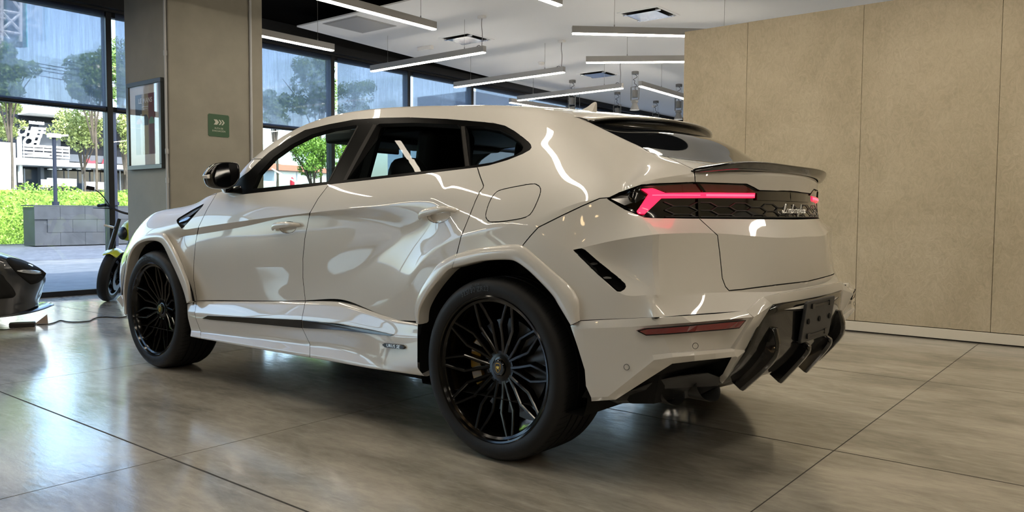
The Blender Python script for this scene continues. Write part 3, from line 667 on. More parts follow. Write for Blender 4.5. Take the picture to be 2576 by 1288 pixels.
for u in (60, 130, 170, 205, 235, 262, 300): rect('shopfront_post', u, 424, u + 2, 500, .1, .1, M_RAIL)
rect('shopfront_glazing', 40, 424, 420, 500, -.15, .1, M_BGLASS)
for k in range(9): rect('downlight', 108 + k * 24, 425, 116 + k * 24, 428, .6, .2, M_SWHITE)
rect('white_counter', 96, 449, 168, 470, .9, .1, M_BWHITE); rect('white_counter', 188, 458, 250, 478, .9, .1, M_BWHITE)
rect('menu_board', 66, 453, 87, 473, 1.4, .05, M_SWHITE)
for v in (371, 379, 388, 396): rect('terrace_rail', 36, v, 152, v + 1.5, .85, .05, M_RAIL)
for u in (37, 62, 86, 108, 133, 150): rect('rail_post', u, 371, u + 1.6, 398, .86, .05, M_RAIL)
for k in range(6): rect('planter', 48 + k * 9, 391, 54 + k * 9, 397, .95, .2, M_SWHITE)
rect('chimney_block', 34, 345, 42, 460, .6, .3, M_BWHITE)
_h = lambda v0, v1: bp(50, v0)[2] - bp(50, v1)[2]
def btxt(body, u, v, px, shear=0.0, mat=M_SWHITE, dx=.3, sx=1.0, bold=.01):
    p = bp(u, v); size = px * np.linalg.norm(p - CP_ROOM) / FOC * 1.4
    place_text(body, size, (dx, p[1], p[2]), (0, 1, 0), (0, 0, 1), mat, 'letter_sign', rb_, extrude=.03, shear=shear, sx=sx, bold=bold)
btxt('BURGERS', 84, 311, 5.5, sx=.9)
btxt('CHIEF', 68, 334, 20, .35, sx=.72, bold=.02); btxt('CH', 68, 358, 20, .35, sx=.8, bold=.02)
btxt('W', 146, 317, 16, .2, bold=.03); btxt('BURGERS', 186, 322, 6)
# red bull-shaped sign and red letters on the band
bull = [(196, 398), (203, 399), (206, 402), (212, 398), (211, 404), (216, 407), (226, 405), (232, 411), (228, 414), (218, 413), (210, 416), (206, 413), (204, 408), (199, 404)]
mb = MB(); mb.prism([(.45, bp(u, v)[1], bp(u, v)[2]) for u, v in bull], (.05, 0, 0)); mb.build('red_sign', M_SRED, rb_)
btxt('L', 249, 409, 10, .3, M_SRED, .5, 1.3, .04); btxt('U', 311, 411, 12, 0, M_SRED, .5, 1.3, .05)
# tower with trusses, overhead wires
tw = thing('billboard_tower', 'grey billboard tower with white trusses and a cyan edge at top left', 'tower', (-60, 0, 0))
def tp(u, v, dx=0): q = at(u, v, -60 + dx); return np.array([dx, q[1], q[2]])
mb = MB(); a = tp(-160, -200); b = tp(60, 118); mb.box(-.6, -.2, a[1], b[1], b[2], a[2]); mb.build('panel', M_BGREY, tw)
mb = MB(); a = tp(60, -200); b = tp(66, 118); mb.box(-.6, .1, a[1], b[1], b[2], a[2]); mb.build('edge_strip', M_CYAN, tw)
for (u0, v0, u1, v1) in ((5, -60, 5, 120), (52, -60, 52, 105), (0, 26, 48, 34), (0, 77, 52, 86), (5, 30, 52, 80), (25, -10, 48, 22), (5, 78, 26, 104), (52, 34, 5, 74), (0, 46, 14, 48)):
    mb = MB(); mb.tube([tp(u0, v0, .2), tp(u1, v1, .2)], .11, 6); mb.build('truss_bar', M_TRUSS, tw)
mb = MB(); mb.tube([tp(20, 100), np.array([-.3, tp(20, 100)[1], 0])], .5, 8); mb.build('mast', M_BGREY, tw)
for k, v in enumerate((148, 156, 164, 178)):
    a = at(-40, v - 12, -30); b = at(200, v + 30, -30)
    d = b - a
    mb = MB(); mb.tube([a - d * 1.5, a, b, b + d * 2], .018, 4); o = mb.build('overhead_wire', M_POLE); tag(o, ('topmost', 'second', 'third', 'lowest')[k] + ' of the thin overhead cables crossing behind the wide blind', 'cable', 'overhead cables')
# white wall and terracotta roofs seen through the car's front window and the far panes
def bld(name, lb, u0, v0, u1, v1, x, mat, roof=None, th=3.0):
    a = at(u0, v0, x); b = at(u1, v1, x)
    t = thing(name, lb, 'building', (x, 0, 0))
    mb = MB(); mb.box(-th, 0, min(a[1], b[1]), max(a[1], b[1]), 0, max(a[2], b[2])); mb.build('walls', mat, t)
    if roof:
        zt = max(a[2], b[2]); y0, y1 = min(a[1], b[1]), max(a[1], b[1])
        mb = MB(); mb.add([(.2, y0 - .2, zt), (.2, y1 + .2, zt), (-th - .2, y1 + .2, zt), (-th - .2, y0 - .2, zt), (-th / 2, y0, zt + .45), (-th / 2, y1, zt + .45)], [(0, 1, 5, 4), (1, 2, 5), (2, 3, 4, 5), (3, 0, 4), (3, 2, 1, 0)]); mb.build('roof', roof, t)
bld('low_house', 'low white house with terracotta roof seen through the car front window', 690, 428, 745, 520, -34, M_BWHITE, M_TERRA)
bld('low_house', 'white house with terracotta roof farther right through the car window', 748, 432, 850, 520, -36, M_BWHITE, M_TERRA)
bld('garden_wall', 'pale garden wall beyond the car front window', 600, 452, 1000, 520, -27, pmat('pale_green_wall', (.5, .58, .55), .7), None, .3)
bld('office_block', 'pale tall office block in the distance seen through the car rear window', 1060, 330, 1110, 520, -90, pmat('office_blue', (.45, .58, .68), .4), None, 8)
bld('grey_building', 'dark grey building behind the farthest blind', 1185, 228, 1420, 520, -40, M_BGREY, None, 6)
M_SKRED = pmat('red_tarpaulin', (.6, .02, .05), .5)
p = at(735, 448, -26.2); t = thing('red_awning', 'small red awning tent beyond the windows, seen through the car', 'awning', (p[0], p[1], 0))
mb = MB(); mb.lathe([(.10, 1.3), (.10, p[2] - .10), (.08, p[2] - .04), (.02, p[2] + .04), (.0, p[2] + .05)], 10, axis='z'); mb.build('canopy', M_SKRED, t); mb = MB(); mb.tube([(0, 0, 0), (0, 0, p[2])], .03, 6); mb.build('pole', M_POLE, t)
# ------------------------------------------------------------------ white car: body cage (pixel + half width)

P=lambda x,w,z:('p',x,w,z)
ST={}
# rows: 0 ridge,1 low,2 mid,3 undercut,4 shoulder,5 upper,6 belt,7 win mid,8 win top,9 rail,10 roof mid,11 centre
ST['S0']=[P(-3.80,.80,.50),P(-3.82,.80,.60),P(-3.82,.79,.68),P(-3.80,.78,.74),P(-3.78,.76,.80),P(-3.75,.73,.85),P(-3.72,.66,.885),P(-3.76,.56,.90),P(-3.79,.46,.91),P(-3.82,.36,.92),P(-3.85,.18,.925),P(-3.86,0,.925)]
ST['S1']=[(315,770,.965),(311,720,.965),(314,660,.965),(324,630,.96),(335,605,.955),(348,575,.93),(376,545,.84),P(-3.42,.68,1.00),P(-3.42,.54,1.005),P(-3.42,.40,1.01),P(-3.42,.20,1.025),P(-3.42,0,1.03)]
ST['S2']=[(395,760,.985),(395,700,.985),(395,640,.985),(395,612,.985),(395,586,.98),(402,560,.955),(424,527,.86),P(-3.05,.70,1.06),P(-3.05,.55,1.065),P(-3.05,.40,1.07),P(-3.05,.20,1.085),P(-3.05,0,1.09)]
ST['S3']=[(472,764,.95),(466,700,.962),(452,640,.970),(452,598,.952),(458,577,.972),(478,540,.952),(498,510,.875),P(-2.66,.74,1.105),P(-2.68,.58,1.105),P(-2.70,.42,1.11),P(-2.72,.20,1.12),P(-2.72,0,1.125)]
ST['S4']=[(495,757,.934),(487,700,.944),(489,640,.952),(497,590,.943),(494,573,.970),(515,530,.950),(545,486,.908),(572,477,.885),(590,463,.868),P(-2.22,.83,1.20),P(-2.42,.42,1.15),P(-2.47,0,1.155)]
ST['S5']=[(625,757,.930),(625,700,.934),(630,630,.942),(640,565,.934),(640,552,.958),(668,515,.938),(705,477,.900),(692,432,.872),(677,384,.832),(664,379,.795),P(-1.98,.42,1.405),P(-2.03,0,1.415)]
ST['S6']=[(768,757,.930),(762,700,.928),(766,620,.934),(779,543,.931),(779,536,.949),(800,500,.926),(828,463,.892),(835,390,.81),(826,314,.735),(820,294,.68),P(-1.42,.38,1.573),P(-1.44,0,1.58)]
ST['S7']=[(858,754,.930),(886,703,.926),(945,640,.928),(1008,568,.934),(1035,515,.949),(1052,475,.925),(1075,435,.884),(1075,370,.79),(1062,297,.693),(1040,268,.63),P(-.72,.34,1.6),P(-.72,0,1.61)]
ST['S7b']=[(930,781,.938),(960,730,.943),(1010,665,.950),(1070,597,.956),(1098,540,.958),(1118,485,.934),(1142,428,.880),(1142,370,.788),(1140,301,.690),(1135,266,.62),P(-.50,.33,1.597),P(-.50,0,1.607)]
ST['S8']=[(1001,806,.955),(1018,745,.968),(1042,688,.978),(1090,627,.985),(1158,591,.987),(1200,495,.942),(1205,419,.872),(1205,370,.785),(1205,307,.685),(1215,265,.60),P(-.30,.32,1.583),P(-.30,0,1.594)]
ST['S9']=[(1130,812,.985),(1138,760,.988),(1150,705,.990),(1180,645,.992),(1248,570,.989),(1280,480,.935),(1276,402,.840),(1278,360,.775),(1270,317,.695),(1300,268,.58),P(-.08,.31,1.553),P(-.08,0,1.564)]
ST['S10']=[(1330,812,1.0),(1328,750,1.0),(1322,690,1.0),(1320,635,.998),(1338,563,.986),(1372,465,.918),(1372,388,.800),(1372,355,.745),(1372,325,.685),(1402,279,.565),P(.06,.30,1.527),P(.06,0,1.538)]
ST['S11']=[(1459,807,.992),(1446,745,.993),(1422,680,.993),(1400,606,.988),(1440,515,.958),(1465,450,.885),(1478,395,.780),(1478,360,.715),(1476,330,.645),(1473,303,.57),P(.22,.29,1.468),P(.22,0,1.478)]
ST['S12']=[(1560,803,.982),(1560,739,.980),(1500,684,.985),(1441,629,.984),(1528,499,.930),(1540,455,.875),(1546,420,.80),(1556,395,.73),(1564,370,.655),(1570,350,.59),P(.42,.29,1.415),P(.42,0,1.425)]
ST['S13']=[(1635,800,.968),(1620,742,.962),(1560,668,.940),(1550,604,.962),(1572,521,.915),(1572,490,.895),(1576,460,.865),(1598,432,.78),(1610,400,.69),(1618,372,.605),P(.53,.29,1.345),P(.53,0,1.355)]
ST['S14']=[(1672,798,.948),(1662,742,.940),(1657,665,.928),(1658,589,.930),(1622,545,.885),(1614,503,.880),(1614,458,.868),(1636,428,.78),(1651,405,.69),(1663,393,.63),P(.64,.30,1.272),P(.64,0,1.28)]
ST['R1']=[(1840,785.5,.650),(1833,735,.61),(1815,660,.62),(1807,587,.625),(1760,548,.66),(1750,500,.67),(1747,434,.675)]
ST['R2']=[P(1.0,.30,.665),P(.945,.30,.735),P(.945,.30,.84),P(.935,.30,.955),P(.885,.30,1.035),P(.865,.30,1.11),P(.86,.30,1.225)]
ST['R3']=[P(1.02,0,.665),P(.965,0,.735),P(.965,0,.84),P(.955,0,.955),P(.905,0,1.035),P(.885,0,1.11),P(.875,0,1.23)]
STN = ['S0', 'S1', 'S2', 'S3', 'S4', 'S5', 'S6', 'S7', 'S7b', 'S8', 'S9', 'S10', 'S11', 'S12', 'S13', 'S14']
def cage_pt(q):
    return np.array([q[1], -q[2], q[3]]) if q[0] == 'p' else S(*q)
VID = {}
VCO = []
for k in STN + ['R1', 'R2', 'R3']:
    for r_, q in enumerate(ST[k]):
        VID[(k, r_)] = len(VCO); VCO.append(cage_pt(q))
# nose front face, hidden from the photograph: closes the body towards the centre line
NF = {}
for r_ in range(0, 7):
    w_, z_, x_ = -VCO[VID[('S0', r_)]][1], VCO[VID[('S0', r_)]][2], VCO[VID[('S0', r_)]][0]
    for j, f_ in enumerate((.66, .33, 0.0)):
        NF[(j, r_)] = len(VCO); VCO.append(np.array([x_ - .12 * (1 - f_ ** 2) * (1 if r_ < 6 else .6), -w_ * f_, z_ + (.03 * (1 - f_) if r_ == 6 else 0)]))
FACES = []; FMAT = []
PAN = ['body', 'hood', 'windscreen', 'rear_glass', 'nose']
def face(*vs, m=0):
    FACES.append(vs[::-1]); FMAT.append(m)
for a, b in zip(STN[:-1], STN[1:]):
    for r_ in range(11):
        q = (VID[(a, r_)], VID[(a, r_ + 1)], VID[(b, r_ + 1)], VID[(b, r_)])
        m = 0
        if r_ >= 9 and a in ('S4', 'S5'): m = 2
        if r_ >= 6 and a in ('S0', 'S1', 'S2', 'S3'): m = 1
        if r_ >= 9 and a in ('S11', 'S12', 'S13'): m = 3
        if a == 'S10' and r_ == 3:
            face(VID[('S10', 3)], VID[('S10', 4)], VID[('S11', 3)]); face(VID[('S10', 4)], VID[('S11', 4)], VID[('S11', 3)])
        elif a == 'S11' and r_ == 3:
            face(*q)
        else:
            face(*q, m=m)
for a, b in (('S14', 'R1'), ('R1', 'R2'), ('R2', 'R3')):
    for r_ in range(6):
        face(VID[(a, r_)], VID[(a, r_ + 1)], VID[(b, r_ + 1)], VID[(b, r_)])
S14 = lambda r_: VID[('S14', r_)]
face(S14(6), S14(7), VID[('R1', 6)]); face(S14(7), S14(8), VID[('R1', 6)]); face(S14(8), S14(9), VID[('R1', 6)])
face(S14(9), S14(10), VID[('R2', 6)], VID[('R1', 6)]); face(S14(10), S14(11), VID[('R3', 6)], VID[('R2', 6)])
for r_ in range(6):
    for j in range(3):
        a0 = VID[('S0', r_)] if j == 0 else NF[(j - 1, r_)]; a1 = VID[('S0', r_ + 1)] if j == 0 else NF[(j - 1, r_ + 1)]
        face(a1, a0, NF[(j, r_)], NF[(j, r_ + 1)], m=4)
face(VID[('S0', 6)], NF[(0, 6)], VID[('S0', 8)], VID[('S0', 7)], m=4)
face(NF[(0, 6)], NF[(1, 6)], VID[('S0', 9)], VID[('S0', 8)], m=4)
face(NF[(1, 6)], NF[(2, 6)], VID[('S0', 11)], VID[('S0', 10)], m=4)
face(NF[(1, 6)], VID[('S0', 10)], VID[('S0', 9)], m=4)
CREASE = {}
def crease(val, *chain):
    for a, b in zip(chain[:-1], chain[1:]):
        CREASE[tuple(sorted((VID[a], VID[b])))] = val
row = lambda r_, names: [(n, r_) for n in names]
crease(1, *row(4, ['S3', 'S4', 'S5', 'S6']))
crease(1, *row(3, ['S3', 'S4', 'S5', 'S6']))
crease(.75, *row(4, ['S6', 'S7'])); crease(.5, *row(3, ['S6', 'S7']))
crease(.8, ('S7', 1), ('S7', 2), ('S7', 3))
crease(.8, ('S8', 0), ('S8', 1), ('S8', 2), ('S8', 3)); crease(.95, ('S8', 3), ('S8', 4), ('S9', 4), ('S10', 4))
crease(1, ('S10', 4), ('S11', 3), ('S12', 3)); crease(.9, ('S10', 4), ('S11', 4), ('S12', 4))
crease(1, ('S12', 3), ('S12', 2), ('S12', 1), ('S13', 1)); crease(1, ('S13', 1), ('S14', 1), ('R1', 1), ('R2', 1), ('R3', 1))
crease(1, ('S12', 3), ('S13', 3)); crease(1, ('S13', 3), ('S14', 3), ('R1', 3), ('R2', 3), ('R3', 3))
crease(1, ('S12', 4), ('S13', 4), ('S14', 4), ('R1', 4), ('R2', 4), ('R3', 4))
crease(.8, ('S14', 6), ('R1', 6), ('R2', 6), ('R3', 6)); crease(.4, ('S13', 6), ('S14', 6))
crease(.45, ('S14', 1), ('S14', 2), ('S14', 3)); crease(.5, ('S14', 3), ('S14', 4))
crease(.8, ('S11', 9), ('S12', 9), ('S13', 9), ('S14', 9), ('S14', 10), ('S14', 11))
crease(.6, ('S4', 9), ('S5', 9), ('S6', 9)); crease(.9, ('S4', 9), ('S4', 10), ('S4', 11))
crease(.55, *row(9, ['S6', 'S7', 'S7b', 'S8', 'S9', 'S10', 'S11']))
crease(.5, *row(6, ['S4', 'S5', 'S6', 'S7', 'S7b', 'S8', 'S9'])); crease(.5, *row(8, ['S5', 'S6', 'S7', 'S7b', 'S8', 'S9']))
crease(.3, *row(6, ['S1', 'S2', 'S3', 'S4']))
def subdivide(coords, levels):
    me = bpy.data.meshes.new('tmp_cage')
    me.from_pydata([tuple(map(float, p)) for p in coords], [], FACES)
    for _ in range(5): me.materials.append(None)
    me.polygons.foreach_set('material_index', FMAT)
    ca = me.attributes.new('crease_edge', 'FLOAT', 'EDGE')
    for e in me.edges:
        ca.data[e.index].value = CREASE.get(tuple(sorted(e.vertices)), 0.0)
    o = bpy.data.objects.new('tmp_cage', me); COL.objects.link(o)
    md = o.modifiers.new('s', 'SUBSURF'); md.levels = levels; md.render_levels = levels; md.use_limit_surface = True
    md.boundary_smooth = 'ALL'
    dg = bpy.context.evaluated_depsgraph_get(); dg.update()
    ev = bpy.data.meshes.new_from_object(o.evaluated_get(dg))
    bpy.data.objects.remove(o); bpy.data.meshes.remove(me)
    return ev
TARGET = np.array(VCO); cur = TARGET.copy(); NV = len(TARGET)
for it in range(4):
    ev = subdivide(cur, 1)
    co = np.empty(len(ev.vertices) * 3); ev.vertices.foreach_get('co', co); co = co.reshape(-1, 3)
    d_ = TARGET - co[:NV]
    cur += .8 * d_
    cur[np.abs(TARGET[:, 1]) < 1e-6, 1] = 0
    bpy.data.meshes.remove(ev)
body_me = subdivide(cur, 3)
# ------------------------------------------------------------------ cut the smooth skin along the shut lines seen in the photograph
POLY = {}
POLY['bumper_skin'] = [(1315, 617), (1334, 594), (1354, 572), (1413, 542.5), (1466, 517.5), (1509, 499), (1535, 497), (1640, 470), (2300, 470), (2300, 900), (1440, 900), (1440, 820), (1400, 720)]
POLY['front_door'] = [(545, 487), (522, 525), (500, 570), (492, 610), (488, 655), (487, 700), (495, 757), (495, 800), (768, 800), (768, 757), (762, 700), (762, 650), (767, 599), (779.5, 536), (800, 500), (829, 462), (829, 400), (545, 400)]
POLY['rear_door'] = [(829, 400), (829, 462), (800, 500), (779.5, 536), (767, 599), (762, 650), (762, 700), (768, 757), (768, 860), (1120, 860), (1130, 710), (1140, 676), (1150, 635), (1160, 595), (1178, 551), (1195, 508), (1207, 482), (1215, 473), (1216.5, 467), (1207, 441), (1199, 415), (1197, 400)]
POLY['window_trim'] = [(1336, 371), (1334, 364), (1328, 357), (1311, 343), (1293, 330), (1270, 317), (1245, 311), (1214, 307.5), (1123, 300), (1030, 296), (960, 297), (890, 301.5), (826, 313.5), (766, 328), (724, 351), (677, 383.5), (651, 407), (626, 432), (604, 448), (585, 466), (570, 484), (590, 487), (612, 488), (700, 478), (829, 463), (1041, 439), (1197, 420.5), (1230, 415), (1276, 402), (1314, 387), (1332, 377)]
POLY['front_side_window'] = [(634, 475), (650, 438), (688, 396), (733, 364), (783, 339), (835, 324), (897, 315), (898, 321), (824, 457)]
POLY['rear_side_window'] = [(873, 452), (949, 315), (955, 311.5), (1040, 309), (1150, 313.5), (1157, 318), (1169, 419)]
POLY['quarter_window'] = [(1183, 417), (1171, 317), (1216, 318), (1256, 325), (1286, 340), (1310, 360), (1316, 370), (1313, 379), (1298, 389), (1240, 408)]
POLY['fuel_flap'] = [tuple(p) for p in bsp([(1223.6, 548.7), (1222, 539), (1230, 511), (1245, 486.6), (1267, 475.7), (1335, 463), (1351, 465), (1359.6, 474), (1357, 493), (1338.5, 533), (1320, 547), (1279.5, 555), (1239, 558.6), (1228, 555)], 3, True)]
POLY['tailgate'] = [(1672, 392), (1692, 401), (1745, 426), (1748, 445), (1750, 480), (1757, 548), (1781, 570), (1805, 592), (1811, 640), (1817, 700), (1825, 721), (1834, 731), (1858, 729), (1960, 716), (2030, 708), (2300, 680), (2300, 300), (1874, 400)]
POLY['light_bar'] = [(1528, 499.5), (1560, 484), (1612, 466), (1640, 463), (1743, 459), (1879, 463.5), (1897, 472), (1911, 479.5), (1994, 481), (2032, 485), (2300, 495), (2300, 560), (2059, 552), (1935, 550.5), (1758, 549), (1640, 548), (1620, 546), (1570, 525)]
POLY['rear_vent'] = [(1443, 629), (1463, 626), (1472, 630), (1500, 655), (1560, 703), (1572, 715), (1573.5, 721), (1570, 727), (1561, 732.5), (1553, 732), (1500, 685)]
POLY['fender_vent'] = [(512.5, 513), (509, 519), (462, 571), (457, 574.5), (446, 560), (444.5, 554), (449, 549), (480, 530)]
def ell(cx, cy, rx, ry, rot=0, n=20):
    return [(cx + rx * math.cos(t) * math.cos(rot) - ry * math.sin(t) * math.sin(rot), cy + rx * math.cos(t) * math.sin(rot) + ry * math.sin(t) * math.cos(rot)) for t in [2 * math.pi * i / n for i in range(n)]]
POLY['cup_front'] = ell(725, 572, 21, 14, -.15)
POLY['cup_rear'] = ell(1104, 541, 29, 19, -.15)
POLY['open_rear'] = [(1048, 870), (1050, 785), (1070, 732), (1112, 676), (1132, 663), (1217, 641), (1279, 636), (1301, 641), (1342, 668), (1395, 724), (1430, 767), (1449, 812), (1452, 870)]
POLY['open_front'] = [(298, 830), (306, 734), (318, 645), (336, 612), (362, 597), (398, 596), (416, 604), (450, 672), (471, 727), (477, 762), (477, 830)]
ORDER = ['bumper_skin', 'front_door', 'rear_door', 'window_trim', 'front_side_window', 'rear_side_window', 'quarter_window', 'fuel_flap', 'tailgate', 'light_bar', 'rear_vent', 'fender_vent', 'cup_front', 'cup_rear', 'open_rear', 'open_front']
KEEPX = {'open_rear': lambda p: p[1] < -.85, 'open_front': lambda p: p[1] < -.85, 'front_door': lambda p: p[1] < -.84 and p[0] < 0, 'rear_door': lambda p: p[1] < -.80 and p[0] < .2,
         'tailgate': lambda p: p[0] > .45, 'light_bar': lambda p: p[0] > .3, 'bumper_skin': lambda p: p[0] > .1}
bm = bmesh.new(); bm.from_mesh(body_me)
bm.normal_update()
lab = bm.faces.layers.int.new('lab')
for f in bm.faces: f[lab] = f.material_index
def facing(f):
    c_ = f.calc_center_median()
    return f.normal.dot(Vector(CP_CAR) - c_) > -0.02
for name in ORDER:
    poly = POLY[name]
    A = np.array(poly, float)
    bb = (A[:, 0].min() - 4, A[:, 0].max() + 4, A[:, 1].min() - 4, A[:, 1].max() + 4)
    px = {}
    def gp(v):
        q = px.get(v)
        if q is None:
            q = px[v] = pix(v.co)
        return q
    keep = KEEPX.get(name, lambda p: True)
    def fbox(f):
        q = [gp(v) for v in f.verts]
        return min(a[0] for a in q), max(a[0] for a in q), min(a[1] for a in q), max(a[1] for a in q)
    cand = set()
    for f in bm.faces:
        x0, x1, y0, y1 = fbox(f)
        if x1 > bb[0] and x0 < bb[1] and y1 > bb[2] and y0 < bb[3] and facing(f) and keep(f.calc_center_median()):
            cand.add(f)
    n = len(poly)
    for i in range(n):
        a, b = poly[i], poly[(i + 1) % n]
        nr = np.cross(ray(a[0], a[1], CR_CAR), ray(b[0], b[1], CR_CAR))
        ln = np.linalg.norm(nr)
        if ln < 1e-9: continue
        nr /= ln
        sx0, sx1, sy0, sy1 = min(a[0], b[0]) - 1, max(a[0], b[0]) + 1, min(a[1], b[1]) - 1, max(a[1], b[1]) + 1
        hit = []
        for f in cand:
            if not f.is_valid: continue
            x0, x1, y0, y1 = fbox(f)
            if x1 < sx0 or x0 > sx1 or y1 < sy0 or y0 > sy1: continue
            s_ = [np.dot(nr, np.array(v.co) - CP_CAR) for v in f.verts]
            if min(s_) < -1e-6 and max(s_) > 1e-6: hit.append(f)
        if not hit: continue
        geom = set(hit)
        for f in hit:
            geom.update(f.edges); geom.update(f.verts)
        ret = bmesh.ops.bisect_plane(bm, geom=list(geom), dist=2e-5, plane_co=Vector(CP_CAR), plane_no=Vector(nr))
        cand = {f for f in cand if f.is_valid}
        for g in ret['geom']:
            if isinstance(g, bmesh.types.BMFace): cand.add(g)
    idx = len(PAN); PAN.append(name)
    for f in cand:
        if f.is_valid:
            c_ = f.calc_center_median()
            if keep(c_):
                u, v = pix(c_)
                if inside(poly, u, v):
                    if name == 'tailgate' and f[lab] == 3: continue
                    f[lab] = idx
bmesh.ops.remove_doubles(bm, verts=bm.verts, dist=.0009)
bmesh.ops.dissolve_degenerate(bm, edges=bm.edges, dist=.0004)
bm.normal_update()
# ------------------------------------------------------------------ turn the cut skin into separate panels with real gaps
from mathutils.bvhtree import BVHTree
SKIN = BVHTree.FromBMesh(bm)
def HIT(u, v, off=0.0):
    d = Vector(ray(u, v, CR_CAR)).normalized()
    loc, nr, i, dist = SKIN.ray_cast(Vector(CP_CAR), d)
    if loc is None: return None
    if nr.dot(d) > 0: nr = -nr
    return np.array(loc) + off * np.array(nr)
def HITN(u, v):
    d = Vector(ray(u, v, CR_CAR)).normalized()
    loc, nr, i, dist = SKIN.ray_cast(Vector(CP_CAR), d)
    if nr.dot(d) > 0: nr = -nr
    return np.array(loc), np.array(nr)
car = thing('suv_car', 'glossy white coupe-style SUV with black wheels and glowing red tail lights', 'car', (0, 0, 0), -CAR_ROT)
COSL = math.cos(R(13))
def corner_normal(f, v):
    n = Vector((0, 0, 0)); fn = f.normal
    for g in v.link_faces:
        if g.normal.dot(fn) > COSL: n += g.normal * g.calc_area()
    if abs(v.co.y) < 1e-4: n.y = 0
    return np.array(n.normalized()) if n.length > 1e-12 else np.array(fn)
def extract(ids, gap=.0023, rim=.014, recess=0.0, both=False, side=1):
    """faces with the given labels -> verts, faces, normals (+ rim going inwards)"""
    fs = [f for f in bm.faces if PAN[f[lab]] in ids]
    fset = set(fs)
    vmap = {}; co = []; no = []
    for f in fs:
        for v in f.verts:
            if v not in vmap:
                vmap[v] = len(co); co.append(np.array(v.co)); no.append(np.array(v.normal))
    inward = {}
    bedges = []
    for f in fs:
        for l in f.loops:
            e = l.edge
            if sum(1 for g in e.link_faces if g in fset) == 1:
                a, b = l.vert, l.link_loop_next.vert
                if abs(a.co.y) < 1e-4 and abs(b.co.y) < 1e-4: continue
                bedges.append((a, b))
                d = (b.co - a.co).normalized()
                inn = f.normal.cross(d)
                for v in (a, b): inward[v] = inward.get(v, Vector((0, 0, 0))) + inn
    for v, d in inward.items():
        if d.length > 1e-6:
            d = d.normalized() * gap
            if abs(v.co.y) < 1e-4: d.y = 0
            co[vmap[v]] = co[vmap[v]] + np.array(d)
    faces = [tuple(vmap[v] for v in f.verts) for f in fs]
    nmain = len(co); nface = len(faces)
    cn = [[corner_normal(f, v) for v in f.verts] for f in fs]
    if recess:
        surf = [c_.copy() for c_ in co]
        for i in range(nmain): co[i] = co[i] - recess * no[i]
    rmap = {}
    def rv(v, depth):
        k = (v, depth)
        if k not in rmap:
            i = vmap[v]
            base = surf[i] if recess else co[i]
            rmap[k] = len(co); co.append(base - depth * no[i]); no.append(no[i])
        return rmap[k]
    for a, b in bedges:
        faces.append((rv(b, 0.0), rv(a, 0.0), rv(a, recess + .0005 if recess else rim), rv(b, recess + .0005 if recess else rim)) if not recess else (rv(a, 0.0), rv(b, 0.0), rv(b, recess), rv(a, recess)))
    for f in faces[nface:]:
        q = [co[i] for i in f]; nn = np.cross(q[1] - q[0], q[2] - q[0]); nn = nn / (np.linalg.norm(nn) + 1e-12); cn.append([nn] * len(f))
    co = np.array(co); no = np.array(no)
    if both:
        n = len(co)
        co2 = co * [1, -1, 1]; no2 = no * [1, -1, 1]
        cen = {}
        faces2 = [tuple(i + n for i in f[::-1]) for f in faces]; cn = cn + [[q * [1, -1, 1] for q in c_[::-1]] for c_ in cn]
        co = np.vstack([co, co2]); no = np.vstack([no, no2]); faces = faces + faces2
        # weld the centre line
        key = {}
        remap = list(range(len(co)))
        for i in range(len(co)):
            if abs(co[i, 1]) < 2e-4:
                k = (round(co[i, 0], 4), round(co[i, 2], 4), round(no[i, 0], 2))
                if k in key: remap[i] = key[k]
                else: key[k] = i
                no[remap[i], 1] = 0
        faces = [tuple(remap[i] for i in f) for f in faces]
        assert all(len(set(f)) == len(f) for f in faces)
    elif side < 0:
        co = co * [1, -1, 1]; no = no * [1, -1, 1]; faces = [f[::-1] for f in faces]; cn = [[q * [1, -1, 1] for q in c_[::-1]] for c_ in cn]
    return co, faces, cn, nface
def panel(name, ids, mat, both=False, side=1, parent=None, tilt=0.0, **k):
    co, faces, no, nf = extract(ids, both=both, side=side, **k)
    if tilt:                                   # side glass leans in a little more than the frame around it
        zb = co[:, 2].min(); co[:, 1] += side * (.002 + tilt * (co[:, 2] - zb)); no = [[q + np.array([0, 0, tilt * 1.1]) for q in c_] for c_ in no]
    me = mesh_from(name, co, faces)
    if mat is M_PAINT and not k.get('recess'):
        me.materials.append(mat); me.materials.append(M_SEAM)
        half = len(faces) // 2 if both else len(faces)
        me.polygons.foreach_set('material_index', [0 if (i % half if both else i) < nf else 1 for i in range(len(faces))])
    o = link(name, me, mat, parent or car)
    flat = [tuple(q / (np.linalg.norm(q) + 1e-12)) for c_ in no for q in c_]
    if len(flat) == len(me.loops): me.normals_split_custom_set(flat)
    else: print('NORMALS SKIPPED', name, len(flat), len(me.loops))
    return o
shell = panel('body_shell', ['body', 'nose'], M_PAINT, both=True)
panel('bonnet', ['hood'], M_PAINT, both=True)
panel('windscreen', ['windscreen'], M_GLASS_C, both=True, gap=.001, rim=.004)
panel('rear_window', ['rear_glass'], M_REARGL, both=True, gap=.003, rim=.004)
bump_skin = panel('bumper_cover', ['bumper_skin'], M_PAINT, both=True)
gate = panel('tailgate', ['tailgate'], M_PAINT, both=True)
panel('light_bar_panel', ['light_bar'], M_BLACK, both=True, recess=.010)
